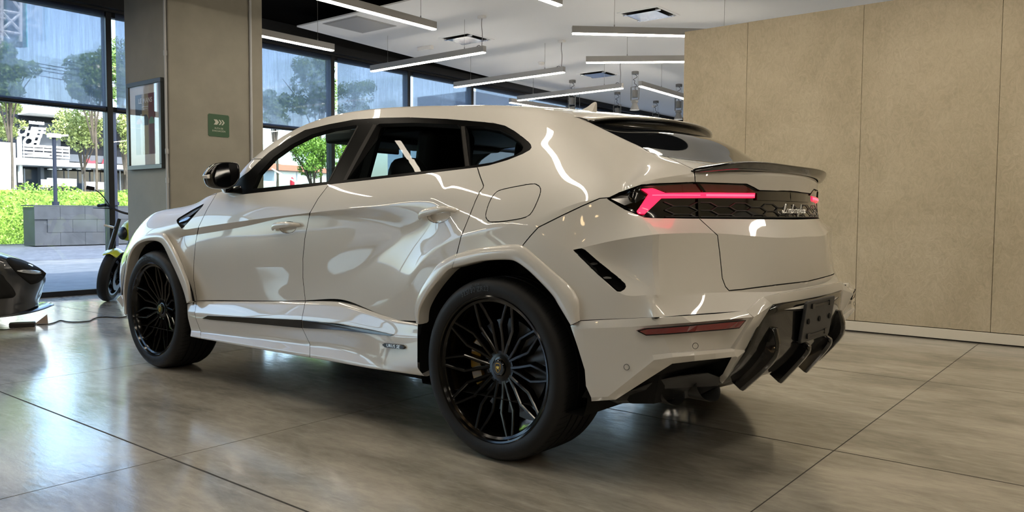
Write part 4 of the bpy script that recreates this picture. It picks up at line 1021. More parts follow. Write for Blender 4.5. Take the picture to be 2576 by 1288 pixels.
for sd in (1, -1):
    fdoor = panel('front_door', ['front_door'], M_PAINT, side=sd)
    rdoor = panel('rear_door', ['rear_door'], M_PAINT, side=sd)
    if sd == 1: FD, RD = fdoor, rdoor
    panel('handle_cup', ['cup_front'], M_PAINT, side=sd, recess=.018, parent=fdoor, gap=0)
    panel('handle_cup', ['cup_rear'], M_PAINT, side=sd, recess=.018, parent=rdoor, gap=0)
    panel('window_trim', ['window_trim'], M_TRIM, side=sd, gap=.0008)
    panel('side_window', ['front_side_window'], M_GLASS, side=sd, gap=.0, rim=.004, tilt=.15)
    panel('side_window', ['rear_side_window'], M_GLASS_D if sd == 1 else M_GLASS_F, side=sd, gap=.0, rim=.004, tilt=.24)
    panel('quarter_window', ['quarter_window'], M_GLASS_D if sd == 1 else M_GLASS_F, side=sd, gap=.0, rim=.004, tilt=.10)
    panel('fuel_flap' if sd == 1 else 'quarter_flap', ['fuel_flap'], M_PAINT, side=sd)
    panel('bumper_vent', ['rear_vent'], M_MATTE, side=sd, recess=.035)
    panel('fender_vent', ['fender_vent'], M_SATIN, side=sd, recess=.018)
# ------------------------------------------------------------------ car parts laid on the skin
def mirror_y(o, name=None, parent=None):
    """right-hand twin of a left-hand part (mesh mirrored across the car's centre plane)"""
    me = o.data.copy()
    n = len(me.vertices); co = np.empty(n * 3); me.vertices.foreach_get('co', co); co = co.reshape(-1, 3); co[:, 1] *= -1
    me.vertices.foreach_set('co', co.ravel()); me.flip_normals(); me.update()
    t = bpy.data.objects.new(name or o.name.split('.')[0], me); COL.objects.link(t); t.parent = parent or o.parent
    for md in o.modifiers:
        k = t.modifiers.new(md.name, md.type)
        for pr in md.bl_rna.properties:
            if not pr.is_readonly and pr.identifier not in ('name', 'type'):
                try: setattr(k, pr.identifier, getattr(md, pr.identifier))
                except Exception: pass
    return t
def band(A, B, nu, nv, off, thick, name, mat, parent=car, smooth=True, both=False, sub=True):
    """solid strip between two pixel polylines, laid on the skin at height off"""
    a = resample([(*p, 0) for p in A], nu); b = resample([(*p, 0) for p in B], nu)
    top, bot = [], []
    for j in range(nv):
        t = j / (nv - 1)
        rt, rb = [], []
        for i in range(nu):
            q = a[i] * (1 - t) + b[i] * t
            h = None
            for du in range(0, 40, 2):
                try:
                    loc, nr = HITN(q[0] - du, q[1]); break
                except Exception: continue
            rt.append(loc + nr * off); rb.append(loc + nr * (off - thick))
        top.append(rt); bot.append(rb)
    mb = MB()
    mb.grid(top); mb.grid(bot, flip=True)
    n0 = nu * nv
    for i in range(nu - 1):
        mb.f.append((i + 1, i, n0 + i, n0 + i + 1)); k = (nv - 1) * nu; mb.f.append((k + i, k + i + 1, n0 + k + i + 1, n0 + k + i))
    for j in range(nv - 1):
        mb.f.append((j * nu, (j + 1) * nu, n0 + (j + 1) * nu, n0 + j * nu)); e = nu - 1; mb.f.append(((j + 1) * nu + e, j * nu + e, n0 + j * nu + e, n0 + (j + 1) * nu + e))
    me = mesh_from(name, mb.v, mb.f)
    b2 = bmesh.new(); b2.from_mesh(me); bmesh.ops.recalc_face_normals(b2, faces=b2.faces)
    b2.to_mesh(me); b2.free()
    o = bpy.data.objects.new(name, me); COL.objects.link(o); me.materials.append(mat); o.parent = parent
    me.shade_smooth()
    try: me.set_sharp_from_angle(angle=R(40))
    except Exception: pass
    if both: mirror_y(o)
    return o
def patch(poly, off, thick, name, mat, parent=car, both=True, bevel=0.0):
    """solid plate with the given pixel outline, laid on the skin"""
    top, nrm = [], []
    for u, v in poly:
        for du in range(0, 40, 2):
            try: loc, nr = HITN(u - du, v); break
            except Exception: continue
        top.append(loc + nr * off); nrm.append(nr)
    n = len(top); bot = [t - k * thick for t, k in zip(top, nrm)]
    tr = tessellate_polygon([[Vector(p) for p in top]])
    mb = MB(); fs = []
    av = sum(nrm) / n
    for a, b, c_ in tr:
        if np.dot(np.cross(top[b] - top[a], top[c_] - top[a]), av) < 0: a, b, c_ = c_, b, a
        fs += [(a, b, c_), (c_ + n, b + n, a + n)]
    for i in range(n): fs.append((i, (i + 1) % n, n + (i + 1) % n, n + i))
    mb.add(top + bot, fs)
    me = mesh_from(name, mb.v, mb.f)
    b2 = bmesh.new(); b2.from_mesh(me); bmesh.ops.recalc_face_normals(b2, faces=b2.faces); b2.to_mesh(me); b2.free()
    me.materials.append(mat)
    o = bpy.data.objects.new(name, me); COL.objects.link(o); o.parent = parent
    if bevel:
        md = o.modifiers.new('bevel', 'BEVEL'); md.width = bevel; md.segments = 2; md.limit_method = 'ANGLE'; md.angle_limit = R(40)
        me.shade_smooth(); me.set_sharp_from_angle(angle=R(40))
    if both: mirror_y(o)
    return o
def skinned(name, rows, mat, parent=car, sub=2, crease_rows=(), solid=0.0, both=True, crease_cols=(), cv=.8, closed=False):
    """smooth sheet from a grid of 3D points"""
    mb = MB(); mb.grid(rows, closed=closed)
    me = mesh_from(name, mb.v, mb.f)
    nc = len(rows[0])
    if crease_rows or crease_cols:
        ca = me.attributes.new('crease_edge', 'FLOAT', 'EDGE')
        for e in me.edges:
            a, b = e.vertices
            if a // nc == b // nc and (a // nc) in crease_rows: ca.data[e.index].value = cv
            if a % nc == b % nc and (a % nc) in crease_cols: ca.data[e.index].value = cv
    me.materials.append(mat)
    o = bpy.data.objects.new(name, me); COL.objects.link(o); o.parent = parent
    if sub:
        md = o.modifiers.new('sub', 'SUBSURF'); md.levels = sub; md.render_levels = sub
    if solid:
        md = o.modifiers.new('solid', 'SOLIDIFY'); md.thickness = solid; md.offset = -1
    me.shade_smooth()
    if both: mirror_y(o)
    return o
# wheel-arch trims -------------------------------------------------------------
def arch(name, pairs, win, n_sub=1, flare=.0):
    rows = [[], [], [], [], [], []]
    for (o_, i_) in pairs:
        w0 = HIT(*o_)
        w0 = -w0[1] if w0 is not None else win - .01
        w0 = min(max(w0, .93), win + .005)
        def L(t, w): return S(o_[0] + (i_[0] - o_[0]) * t, o_[1] + (i_[1] - o_[1]) * t, w)
        rows[0].append(L(0, w0 - .012)); rows[1].append(L(0, w0 + .002)); rows[2].append(L(.12, max(win - .001, w0 + .003))); rows[3].append(L(.93, win + .003)); rows[4].append(L(1, win - .002)); q = L(1, win - .004); rows[5].append(np.array([q[0], q[1] + .06, q[2]]))
    rows = [bsp(r_, 3) for r_ in rows]
    return skinned(name, rows[::-1], M_PAINT, sub=1, crease_rows=(1, 2, 3, 4), cv=.95)
RP = [((1047, 813), (1054, 816)), ((1042, 779), (1056, 785)), ((1050, 745), (1066, 760)), ((1062, 719.5), (1081, 735)), ((1082, 690), (1100, 710)), ((1102.5, 663.6), (1121, 686)), ((1125, 649), (1131, 677.5)), ((1148.5, 638), (1136, 675))]
RP2 = [((1149.5, 637.7), (1137, 674.5)), ((1180, 629), (1175, 665)), ((1217, 621.7), (1217, 656)), ((1279.5, 615.5), (1275, 653.5)), ((1314, 617), (1299, 659)), ((1341.6, 638.7), (1330, 682)), ((1390, 680), (1362, 713)), ((1434.7, 719.5), (1390, 744)), ((1450, 741), (1401, 762)), ((1458, 763), (1413, 782)), ((1459.6, 806.5), (1434.7, 818))]
arch('arch_trim', RP, 1.004); arch('arch_trim', RP2, 1.008)
FP = [((312, 790), (318, 790)), ((308, 734), (314, 734)), ((313, 690), (319, 690)), ((320, 640), (328, 646)), ((332, 612), (343, 619)), ((350, 597), (362, 608)), ((380, 587), (380, 605.5)), ((410.5, 586), (398, 608)), ((421, 593), (411, 620)), ((443, 627), (426, 652)), ((466, 680), (445, 692)), ((479, 718), (461, 733)), ((482, 754), (469, 763))]
arch('arch_trim', FP, .996)
# dark wheel housings
for x_, z_, r_, wi in ((0, .3895, .475, .97), (-3.003, .392, .465, .955)):
    for sd in (-1, 1):
        mb = MB(); prof = [(r_, sd * .95), (r_, sd * .55), (.05, sd * .55)]
        mb.lathe(prof, 40, origin=(x_, 0, z_))
        mb.v = [(a, b, max(c_, .26)) for a, b, c_ in mb.v]
        mb.build('wheel_housing', M_MATTE, car, smooth=True)
# sills and lower door panels ---------------------------------------------------
SE = [(471, 765, .951), (495, 757.5, .936), (560, 758, .934), (625, 758, .932), (700, 758, .932), (768, 758, .932), (858, 756, .932), (930, 782, .941), (1001, 807, .958), (1030, 810, .967), (1051, 815, .975)]
SD_ = [(472, 790, .968), (490, 788, .967), (560, 795, .967), (625, 798, .967), (700, 801, .967), (759, 804, .967), (860, 813, .967), (930, 828, .968), (991, 841.5, .972), (1020, 844, .978), (1050, 846, .985)]
SC = [(473, 800, .968), (493, 803, .969), (560, 807, .969), (625, 812, .969), (700, 819.5, .969), (761, 827, .969), (860, 832, .969), (930, 840, .971), (985, 846.5, .975), (1020, 848, .982), (1050, 850, .988)]
SB = [(481, 831, .966), (505, 834.5, .964), (560, 841, .962), (625, 847, .961), (700, 855, .960), (780, 866, .960), (875, 876, .960), (915, 893, .966), (948, 913, .986), (1000, 920, .991), (1050, 925, .994)]
SA = [(479, 846, .990), (504, 851, .990), (560, 861, .990), (625, 873, .990), (700, 886, .990), (779.5, 898.6, .990), (860, 913, .990), (927, 925.5, .990), (960, 930, .990), (1010, 937, .990), (1066, 945, .985)]
def sill(name, cols, g0, g1):
    rows = []
    for rr in (SE, SD_, SC, SB, SA):
        r_ = [S(*rr[i]) for i in cols]
        r_[0] = r_[0] + np.array([g0, 0, 0]); r_[-1] = r_[-1] - np.array([g1, 0, 0])
        rows.append(r_)
    e = [np.array([p[0], p[1] + .02, p[2] - .012]) for p in rows[-1]]
    e2 = [np.array([p[0], p[1] + .16, p[2] + .02]) for p in rows[-1]]
    t = [np.array([p[0], p[1] + .03, p[2] + .002]) for p in rows[0]]
    rows = [t] + rows + [e, e2]
    return skinned(name, rows, M_PAINT, sub=2, crease_rows=(1, 2, 3, 4, 5), cv=.85, crease_cols=(0, len(cols) - 1))
sill('fender_lower_panel', [0, 1], 0, .0018)
sill('door_lower_panel', [1, 2, 3, 4, 5], .0018, .0018)
sill('door_lower_panel', [5, 6, 7, 8, 9, 10], .0018, 0)
def flat_poly(name, pts, mat, thick, both=True, bevel=.0015, parent=car):
    P3 = [S(*p) for p in pts]
    mb = MB(); mb.prism(P3, (0, thick, 0))
    o = mb.build(name, mat, parent, bevel=bevel)
    if both: mirror_y(o)
    return o
WS = .9735
flat_poly('sill_strip', [(508, 801, WS), (522, 794, WS), (600, 797.5, WS), (690, 801.5, WS), (757, 805, WS), (759, 825.5, WS), (690, 819, WS), (600, 810.5, WS), (529, 804.5, WS)], M_BLACK, .02)
flat_poly('sill_strip', [(760, 805.2, WS), (860, 815, WS), (925, 828, WS + .002), (991, 842, WS + .004), (981, 845.5, WS + .004), (925, 839, WS + .002), (860, 831, WS), (762, 825.7, WS)], M_BLACK, .02)
# model badge on the lower rear door
badge = flat_poly('model_badge', [(960.5, 867.5, .998), (966, 863.5, .998), (1010, 868, .998), (1017.5, 874, .998), (1013, 878.5, .998), (968, 874, .998)], M_SATIN, .014, both=False, bevel=.001)
bc = S(988, 871, .9986); be = S(1008, 873, .9986) - S(970, 869, .9986)
place_text('URUS', .020, bc + be * -.13, be, (0, 0, 1), M_SILVER, 'badge_lettering', badge, sx=1.15, space=1.1, extrude=.0006)
place_text('SE', .023, bc + be * .33, be, (0, 0, 1), M_SILVER, 'badge_lettering', badge, sx=1.1, shear=.25, extrude=.0006)
# vents -------------------------------------------------------------------------
for p in (((1478, 662), (1489, 658.5), (1500, 659), (1502, 663), (1490, 664.5)), ((1512, 696), (1524, 692), (1536, 693.5), (1538, 697.5), (1524, 698.5))):
    patch(list(p), -.012, .012, 'vent_louvre', M_SATIN)
patch([(450, 556), (470, 545.5), (478, 546), (470, 553), (450, 560)], -.002, .012, 'vent_blade', M_CHROME)
patch([(447, 551), (480, 532), (511, 514), (507, 519), (478, 541), (452, 554)], -.006, .004, 'vent_mesh', M_SATIN)
# door handles -------------------------------------------------------------------
def handle(path, hh, parent, side=True):
    n = len(path)
    rows = []
    for k, (u, v) in enumerate(path):
        loc, nr = HITN(u, v)
        t = k / (n - 1)
        lift = .006 + .030 * (1 - (2 * t - 1) ** 4)
        h_ = hh * (.62 + .38 * math.sin(math.pi * min(1, t * 1.15 + .08)))
        up = np.array([0, 0, 1.0]); up = up - nr * up.dot(nr); up /= np.linalg.norm(up)
        ring = []
        for j in range(10):
            a = 2 * math.pi * j / 10
            ring.append(loc + nr * (lift + .011 * math.sin(a)) + up * h_ * math.cos(a))
        rows.append(ring)
    mb = MB(); mb.grid(rows, closed=True); nn = 10
    mb.f.append(tuple(range(nn))[::-1]); mb.f.append(tuple((n - 1) * nn + j for j in range(nn)))
    me = mesh_from('door_handle', mb.v, mb.f)
    b2 = bmesh.new(); b2.from_mesh(me); bmesh.ops.recalc_face_normals(b2, faces=b2.faces); b2.to_mesh(me); b2.free()
    me.materials.append(M_PAINT)
    o = bpy.data.objects.new('door_handle', me); COL.objects.link(o); o.parent = parent
    md = o.modifiers.new('sub', 'SUBSURF'); md.levels = 2; md.render_levels = 2
    me.shade_smooth()
    return o
hf = handle([(690, 577), (697, 571.5), (708, 568), (722, 566.5), (738, 565), (750, 565), (759, 567.5)], .019, FD); mirror_y(hf)
hr = handle([(1058, 548), (1068, 541), (1083, 536), (1102, 533), (1122, 530.5), (1140, 529.5), (1152, 531.5)], .020, RD); mirror_y(hr)

# window seals either side of the door pillars
for A_, B2 in (([(939, 313), (900, 383), (863, 455)], [(948, 314), (910, 384), (872, 453.5)]), ([(1160, 318), (1165, 368), (1171, 418.5)], [(1169, 318), (1175, 368), (1181, 417.5)]), ([(899, 317), (860, 390), (825, 458)], [(902, 318), (863, 391), (828, 458)])):
    band(A_, B2, 8, 2, .0012, .002, 'window_seal', M_TRIMG, both=True)
# ------------------------------------------------------------------ tail lights, grille, spoilers
lens = patch([(1537, 499.5), (1560, 491.5), (1606, 477.5), (1635, 495), (1601, 530), (1571, 516)], -.002, .006, 'smoked_lens', M_SMOKE)
band([(1650, 467.5), (1745, 463), (1876, 467)], [(1680, 484), (1771, 483), (1905, 484.5)], 14, 3, -.004, .004, 'dark_red_lens', M_REDD, both=True)
patch([(1618, 469), (1640, 466.5), (1650, 467.5), (1676, 483), (1642, 472.5)], -.003, .004, 'dark_red_lens', M_REDD)
lit = band([(1614, 475.5), (1642, 473.5), (1673, 485.5)], [(1632, 488), (1642, 493), (1655, 499)], 8, 3, .003, .01, 'light_arm', M_REDL, both=True)
band([(1632, 488), (1655, 488), (1676, 486)], [(1602, 531.5), (1606, 537), (1623, 537.5)], 6, 8, .003, .01, 'light_arm', M_REDL, both=True)
band([(1660, 485.5), (1771, 484.3), (1898, 485.8)], [(1658, 499), (1771, 498), (1897, 498.2)], 20, 3, .003, .01, 'light_tube', M_REDL, both=True)
band([(1640, 490.0), (1690, 489.5), (1760, 490)], [(1640, 492.4), (1690, 492), (1760, 492.3)], 12, 2, .0045, .003, 'led_row', M_REDHOT, both=True)
band([(1775, 488.5), (1830, 488.8), (1896, 489.5)], [(1775, 493.5), (1830, 494), (1896, 494.5)], 10, 2, .0045, .003, 'led_row', M_REDHOT, both=True)
band([(1752, 461), (1758, 470), (1768, 483)], [(1758, 461), (1766, 470), (1775, 483)], 5, 2, .002, .006, 'lens_divider', M_SMOKE, both=True)
band([(1757, 500), (1758, 548)], [(1763, 500), (1764, 548)], 4, 2, -.002, .004, 'lens_divider', M_BLACK, both=True)
band([(1905, 486), (1960, 483), (2018, 486)], [(1905, 503), (1960, 505), (2018, 506)], 8, 3, -.001, .006, 'gloss_visor', M_BLACK, both=True)
# honeycomb ribs: hexagons wide across the car, following the panel
def grille():
    mb = MB()
    px_, H_ = .104, .0305
    def node(y, z):
        # distance along the panel from the centre line, height -> skin point slightly recessed
        lo, nr, i, ds = SKIN.ray_cast(Vector((2.0, -y, z)), Vector((-1, 0, 0)))
        if lo is None: return None
        return np.array(lo) + np.array((-.006, 0, 0))
    z0, z1 = 1.040, 1.094
    segs = []
    for ci in range(0, 9):
        yc = ci * px_
        for ri in range(-1, 3):
            zc = 1.048 + ri * H_ + (H_ / 2 if ci % 2 else 0)
            hw = px_ * .32; pw = px_ * .68
            P_ = [(yc - hw, zc + H_ / 2), (yc + hw, zc + H_ / 2), (yc + pw, zc), (yc + hw, zc - H_ / 2), (yc - hw, zc - H_ / 2), (yc - pw, zc)]
            for a, b in zip(P_, P_[1:] + P_[:1]):
                segs.append((a, b))
    seen = set()
    for a, b in segs:
        k = tuple(sorted(((round(a[0], 3), round(a[1], 3)), (round(b[0], 3), round(b[1], 3)))))
        if k in seen: continue
        seen.add(k)
        if min(a[0], b[0]) < -.001 or max(a[0], b[0]) > .80: continue
        def clampz(p, q):
            if p[1] > z1: 
                if q[1] >= z1: return None
                t = (z1 - q[1]) / (p[1] - q[1]); return (q[0] + (p[0] - q[0]) * t, z1)
            if p[1] < z0:
                if q[1] <= z0: return None
                t = (z0 - q[1]) / (p[1] - q[1]); return (q[0] + (p[0] - q[0]) * t, z0)
            return p
        a2 = clampz(a, b); b2 = clampz(b, a)
        if a2 is None or b2 is None: continue
        n1, n2 = node(*a2), node(*b2)
        if n1 is None or n2 is None: continue
        for s_ in (1, -1):
            mb.tube([n1 * [1, s_, 1], n2 * [1, s_, 1]], .0022, 5)
    fr = [node(y, z0 - .002) for y in np.linspace(0, .80, 12)]
    for s_ in (1, -1):
        mb.tube([q * [1, s_, 1] for q in fr], .003, 5)
    return mb.build('honeycomb_grille', M_GREYPL, car, smooth=True)
grille()
# script emblem on the grille: single-stroke cursive letters
def script_name():
    L_ = {
        'L': ([(0, .1), (.12, .02), (.3, .05), (.42, .25), (.5, .7), (.56, .98), (.48, 1.05), (.38, .9), (.36, .5), (.3, .2), (.12, .12), (.0, .2), (.1, .28), (.35, .1), (.6, .02), (.8, .1)], .8),
        'a': ([(.45, .42), (.25, .5), (.06, .3), (.08, .08), (.25, .03), (.42, .2), (.46, .45), (.44, .12), (.5, .03), (.62, .1)], .58),
        'm': ([(0, .35), (.08, .45), (.08, .03), (.1, .3), (.25, .47), (.3, .3), (.28, .03), (.32, .3), (.46, .47), (.5, .3), (.5, .06), (.58, .03), (.68, .12)], .66),
        'b': ([(0, .2), (.1, .6), (.16, .95), (.1, .98), (.06, .5), (.08, .08), (.25, .03), (.38, .2), (.34, .42), (.2, .45), (.36, .4), (.5, .42)], .48),
        'o': ([(.25, .47), (.05, .3), (.1, .05), (.3, .05), (.42, .25), (.3, .45), (.2, .45), (.36, .4), (.5, .42)], .48),
        'r': ([(0, .4), (.1, .48), (.12, .4), (.26, .44), (.22, .1), (.3, .03), (.4, .12)], .4),
        'g': ([(.42, .42), (.22, .47), (.06, .28), (.1, .06), (.28, .06), (.42, .3), (.42, .42), (.38, -.2), (.2, -.4), (.06, -.28), (.25, -.08), (.55, .1)], .54),
        'h': ([(0, .2), (.14, .7), (.16, .98), (.08, .95), (.06, .03), (.1, .3), (.26, .47), (.32, .3), (.3, .06), (.38, .03), (.48, .12)], .46),
        'i': ([(0, .2), (.1, .46), (.08, .1), (.16, .03), (.28, .12)], .28),
        'n': ([(0, .35), (.08, .45), (.08, .03), (.1, .3), (.26, .47), (.32, .3), (.3, .06), (.38, .03), (.48, .12)], .46)}
    word = 'Lamborghini'
    tot = sum(L_[c_][1] for c_ in word)
    W_ = .275; sc = W_ / tot; hs = .040
    mb = MB(); x0 = 0
    def P3(x, y):
        yy = -W_ / 2 + (x + .22 * y) * sc
        z = 1.056 + y * hs * .9
        lo, nr, i, ds = SKIN.ray_cast(Vector((2.0, -abs(yy), 1.066)), Vector((-1, 0, 0)))
        return np.array([lo[0] + .008, yy, z])
    for c_ in word:
        pts, adv = L_[c_]
        pp = bsp([np.array([x0 + a, b, 0]) for a, b in pts], 4)
        mb.tube([P3(q[0], q[1]) for q in pp], .0021 if c_ != 'L' else .0026, 5)
        x0 += adv
    return mb.build('script_emblem', M_SILVER, car, smooth=True)
script_name()
# ducktail spoiler on the boot lid (centre section to left tip, mirrored)
def ducktail():
    rows = []
    # w, top-rear edge x,z ; front root x,z ; lower rear lip
    secs = [(.0, .905, 1.262, .80, 1.268, .885, 1.228), (.12, .905, 1.262, .80, 1.268, .885, 1.228), (.25, .902, 1.263, .79, 1.266, .88, 1.227), (.40, .888, 1.262, .77, 1.262, .865, 1.225), (.50, .868, 1.256, .755, 1.256, .846, 1.222),
            (.58, .838, 1.243, .745, 1.245, .822, 1.215), (.64, .806, 1.228, .74, 1.232, .795, 1.208), (.682, .776, 1.216, .735, 1.221, .768, 1.208)]
    for w, x1, z1, x0, z0, x2, z2 in secs:
        rows.append([(x0, -w, z0 - .014), (x0 + .02, -w, z0 + .001), ((x0 + x1) / 2, -w, (z0 + z1) / 2 + .002), (x1 - .012, -w, z1 + .002), (x1 + .006, -w, z1 - .001), (x1 - .004, -w, z1 - .012), (x2, -w, z2), (x2 - .02, -w, z2)])
    full = [[(x, -y, z) for x, y, z in r_] for r_ in rows[::-1]][:-1] + rows
    mb = MB(); mb.grid(full)
    n = len(full[0]); mb.f.append(tuple(range(n))); mb.f.append(tuple((len(full) - 1) * n + j for j in range(n))[::-1])
    me = mesh_from('boot_spoiler', mb.v, mb.f)
    b2 = bmesh.new(); b2.from_mesh(me); bmesh.ops.recalc_face_normals(b2, faces=b2.faces); b2.to_mesh(me); b2.free()
    me.materials.append(M_BLACK)
    o = bpy.data.objects.new('boot_spoiler', me); COL.objects.link(o); o.parent = car
    md = o.modifiers.new('sub', 'SUBSURF'); md.levels = 2; md.render_levels = 2
    me.shade_smooth()
ducktail()
# roof spoiler: white blade over a black rear face
def roof_spoiler():
    secs = [(.0, .375, 1.488, .02, 1.549), (.15, .368, 1.488, .02, 1.546), (.30, .340, 1.484, .015, 1.538), (.42, .300, 1.478, .01, 1.528), (.50, .262, 1.472, .01, 1.518), (.555, .228, 1.463, .05, 1.497), (.575, .196, 1.460, .11, 1.478)]
    top = []; blk = []
    for w, x1, z1, x0, z0 in secs:
        top.append([(x0 - .02, -w, z0 - .012), (x0, -w, z0), (x0 * .65 + x1 * .35, -w, z0 * .65 + z1 * .35 + .004), (x0 * .3 + x1 * .7, -w, z0 * .3 + z1 * .7 + .003), (x1, -w, z1), (x1 - .004, -w, z1 - .006)])
        q = .070 if w < .5 else .070 - (w - .5) * .35
        blk.append([(x1 - .003, -w, z1 - .004), (x1 - .002, -w, z1 - .011), (x1 - .030, -w, z1 - .024), (x1 - .030, -w, z1 - q), (x1 - .02, -w, z1 - q - .010), (x1 - .05, -w, z1 - q - .014), (x0 + .16, -w, z1 - q - .006)])
    for nm, sec, mat in (('roof_spoiler', top, M_PAINT), ('roof_spoiler_face', blk, M_BLACK)):
        full = [[(x, -y, z) for x, y, z in r_] for r_ in sec[::-1]][:-1] + sec
        mb = MB(); mb.grid(full)
        me = mesh_from(nm, mb.v, mb.f)
        me.materials.append(mat)
        ca = me.attributes.new('crease_edge', 'FLOAT', 'EDGE'); nc = len(full[0])
        cc = (4,) if nm == 'roof_spoiler' else (1, 2, 3, 4)
        for e in me.edges:
            a, b = e.vertices
            if a % nc == b % nc and a % nc in cc: ca.data[e.index].value = .8
        o = bpy.data.objects.new(nm, me); COL.objects.link(o); o.parent = car
        b2 = bmesh.new(); b2.from_mesh(me); bmesh.ops.recalc_face_normals(b2, faces=b2.faces); b2.to_mesh(me); b2.free()
        md = o.modifiers.new('sub', 'SUBSURF'); md.levels = 2; md.render_levels = 2
        md = o.modifiers.new('solid', 'SOLIDIFY'); md.thickness = .002; md.offset = 0
        me.shade_smooth()
roof_spoiler()
# shark fin antenna
def fin():
    P0 = [on_axis(q[0], q[1], 1, 0.0) for q in bsp([(1455, 282, 0), (1466, 277.5, 0), (1480, 270, 0), (1490, 260.5, 0), (1496.5, 256.5, 0), (1500, 258, 0), (1499, 266, 0), (1496, 283, 0)], 2)]
    zb = min(p[2] for p in P0); zt = max(p[2] for p in P0); n = len(P0)
    hw = lambda p: .004 + .020 * (1 - (p[2] - zb) / (zt - zb))
    A_ = [p + np.array([0, -hw(p), 0]) for p in P0]; B2 = [p + np.array([0, hw(p), 0]) for p in P0]
    mb = MB(); mb.grid([A_, B2]); mb.f.append(tuple(range(n))); mb.f.append(tuple(n + i for i in range(n))[::-1])
    me = mesh_from('shark_fin_antenna', mb.v, mb.f)
    b2 = bmesh.new(); b2.from_mesh(me); bmesh.ops.recalc_face_normals(b2, faces=b2.faces); b2.to_mesh(me); b2.free()
    me.materials.append(M_PAINT)
    o = bpy.data.objects.new('shark_fin_antenna', me); COL.objects.link(o); o.parent = car
    md = o.modifiers.new('bevel', 'BEVEL'); md.width = .005; md.segments = 3
    me.shade_smooth(); me.set_sharp_from_angle(angle=R(50))
fin()
# ------------------------------------------------------------------ lower bumper, diffuser, exhausts
def Q(*a): return S(*a)
def QH(u, v, w):
    h = HIT(u, v - 5)
    wh = -h[1] if h is not None else w
    return Q(u, v - 1.5, (wh if abs(wh - w) < .03 else w) + .004)
T = [Q(1435, 819.5, .996), QH(1461, 809, .994), QH(1560, 804, .985), QH(1635, 800.5, .970), QH(1715, 796.5, .928), QH(1800, 791, .765), QH(1877, 783, .605), Q(1921, 747, .465), Q(1964, 738, .37), np.array([1.012, -.18, .737]), np.array([1.022, 0, .739])]
B_ = [Q(1438, 829, .999), Q(1465, 827, .999), Q(1594, 822, .990), Q(1660, 817.5, .968), Q(1740, 811.5, .92), Q(1815, 805, .77), Q(1893, 798, .60)]
N_ = [Q(1641, 893, .962), Q(1690, 889, .948), Q(1745, 884.5, .905), Q(1797, 880.5, .765), Q(1842, 877, .625)]
K_ = [Q(1487, 1000, .992), Q(1529, 998, .985), Q(1645, 906, .967), Q(1692, 899, .953), Q(1747, 894, .91), Q(1800, 889, .77), Q(1846, 884, .63)]
E_ = [Q(1488, 1009.5, .985), Q(1549, 1005.5, .970), Q(1634, 951, .948), Q(1691, 915, .93), Q(1747, 908.5, .885), Q(1800, 903, .755), Q(1852, 897, .62)]
M1 = Q(1474, 971, .995); M2 = Q(1532, 970, .985); A1 = Q(1452, 869, .999); A2 = Q(1471, 931, .997)
RI = [Q(1944, 766, .42), Q(1911, 824, .468), Q(1879, 881, .515), Q(1846, 929, .545), Q(1817, 965, .56)]
LI = [Q(1897, 797.5, .598), Q(1872, 838, .60), Q(1849, 879, .612), Q(1855, 899, .612), Q(1830, 950, .585), Q(1815, 963, .566)]
TI = [np.array([1.0, -.38, .700]), np.array([1.012, -.18, .698]), np.array([1.018, 0, .698])]
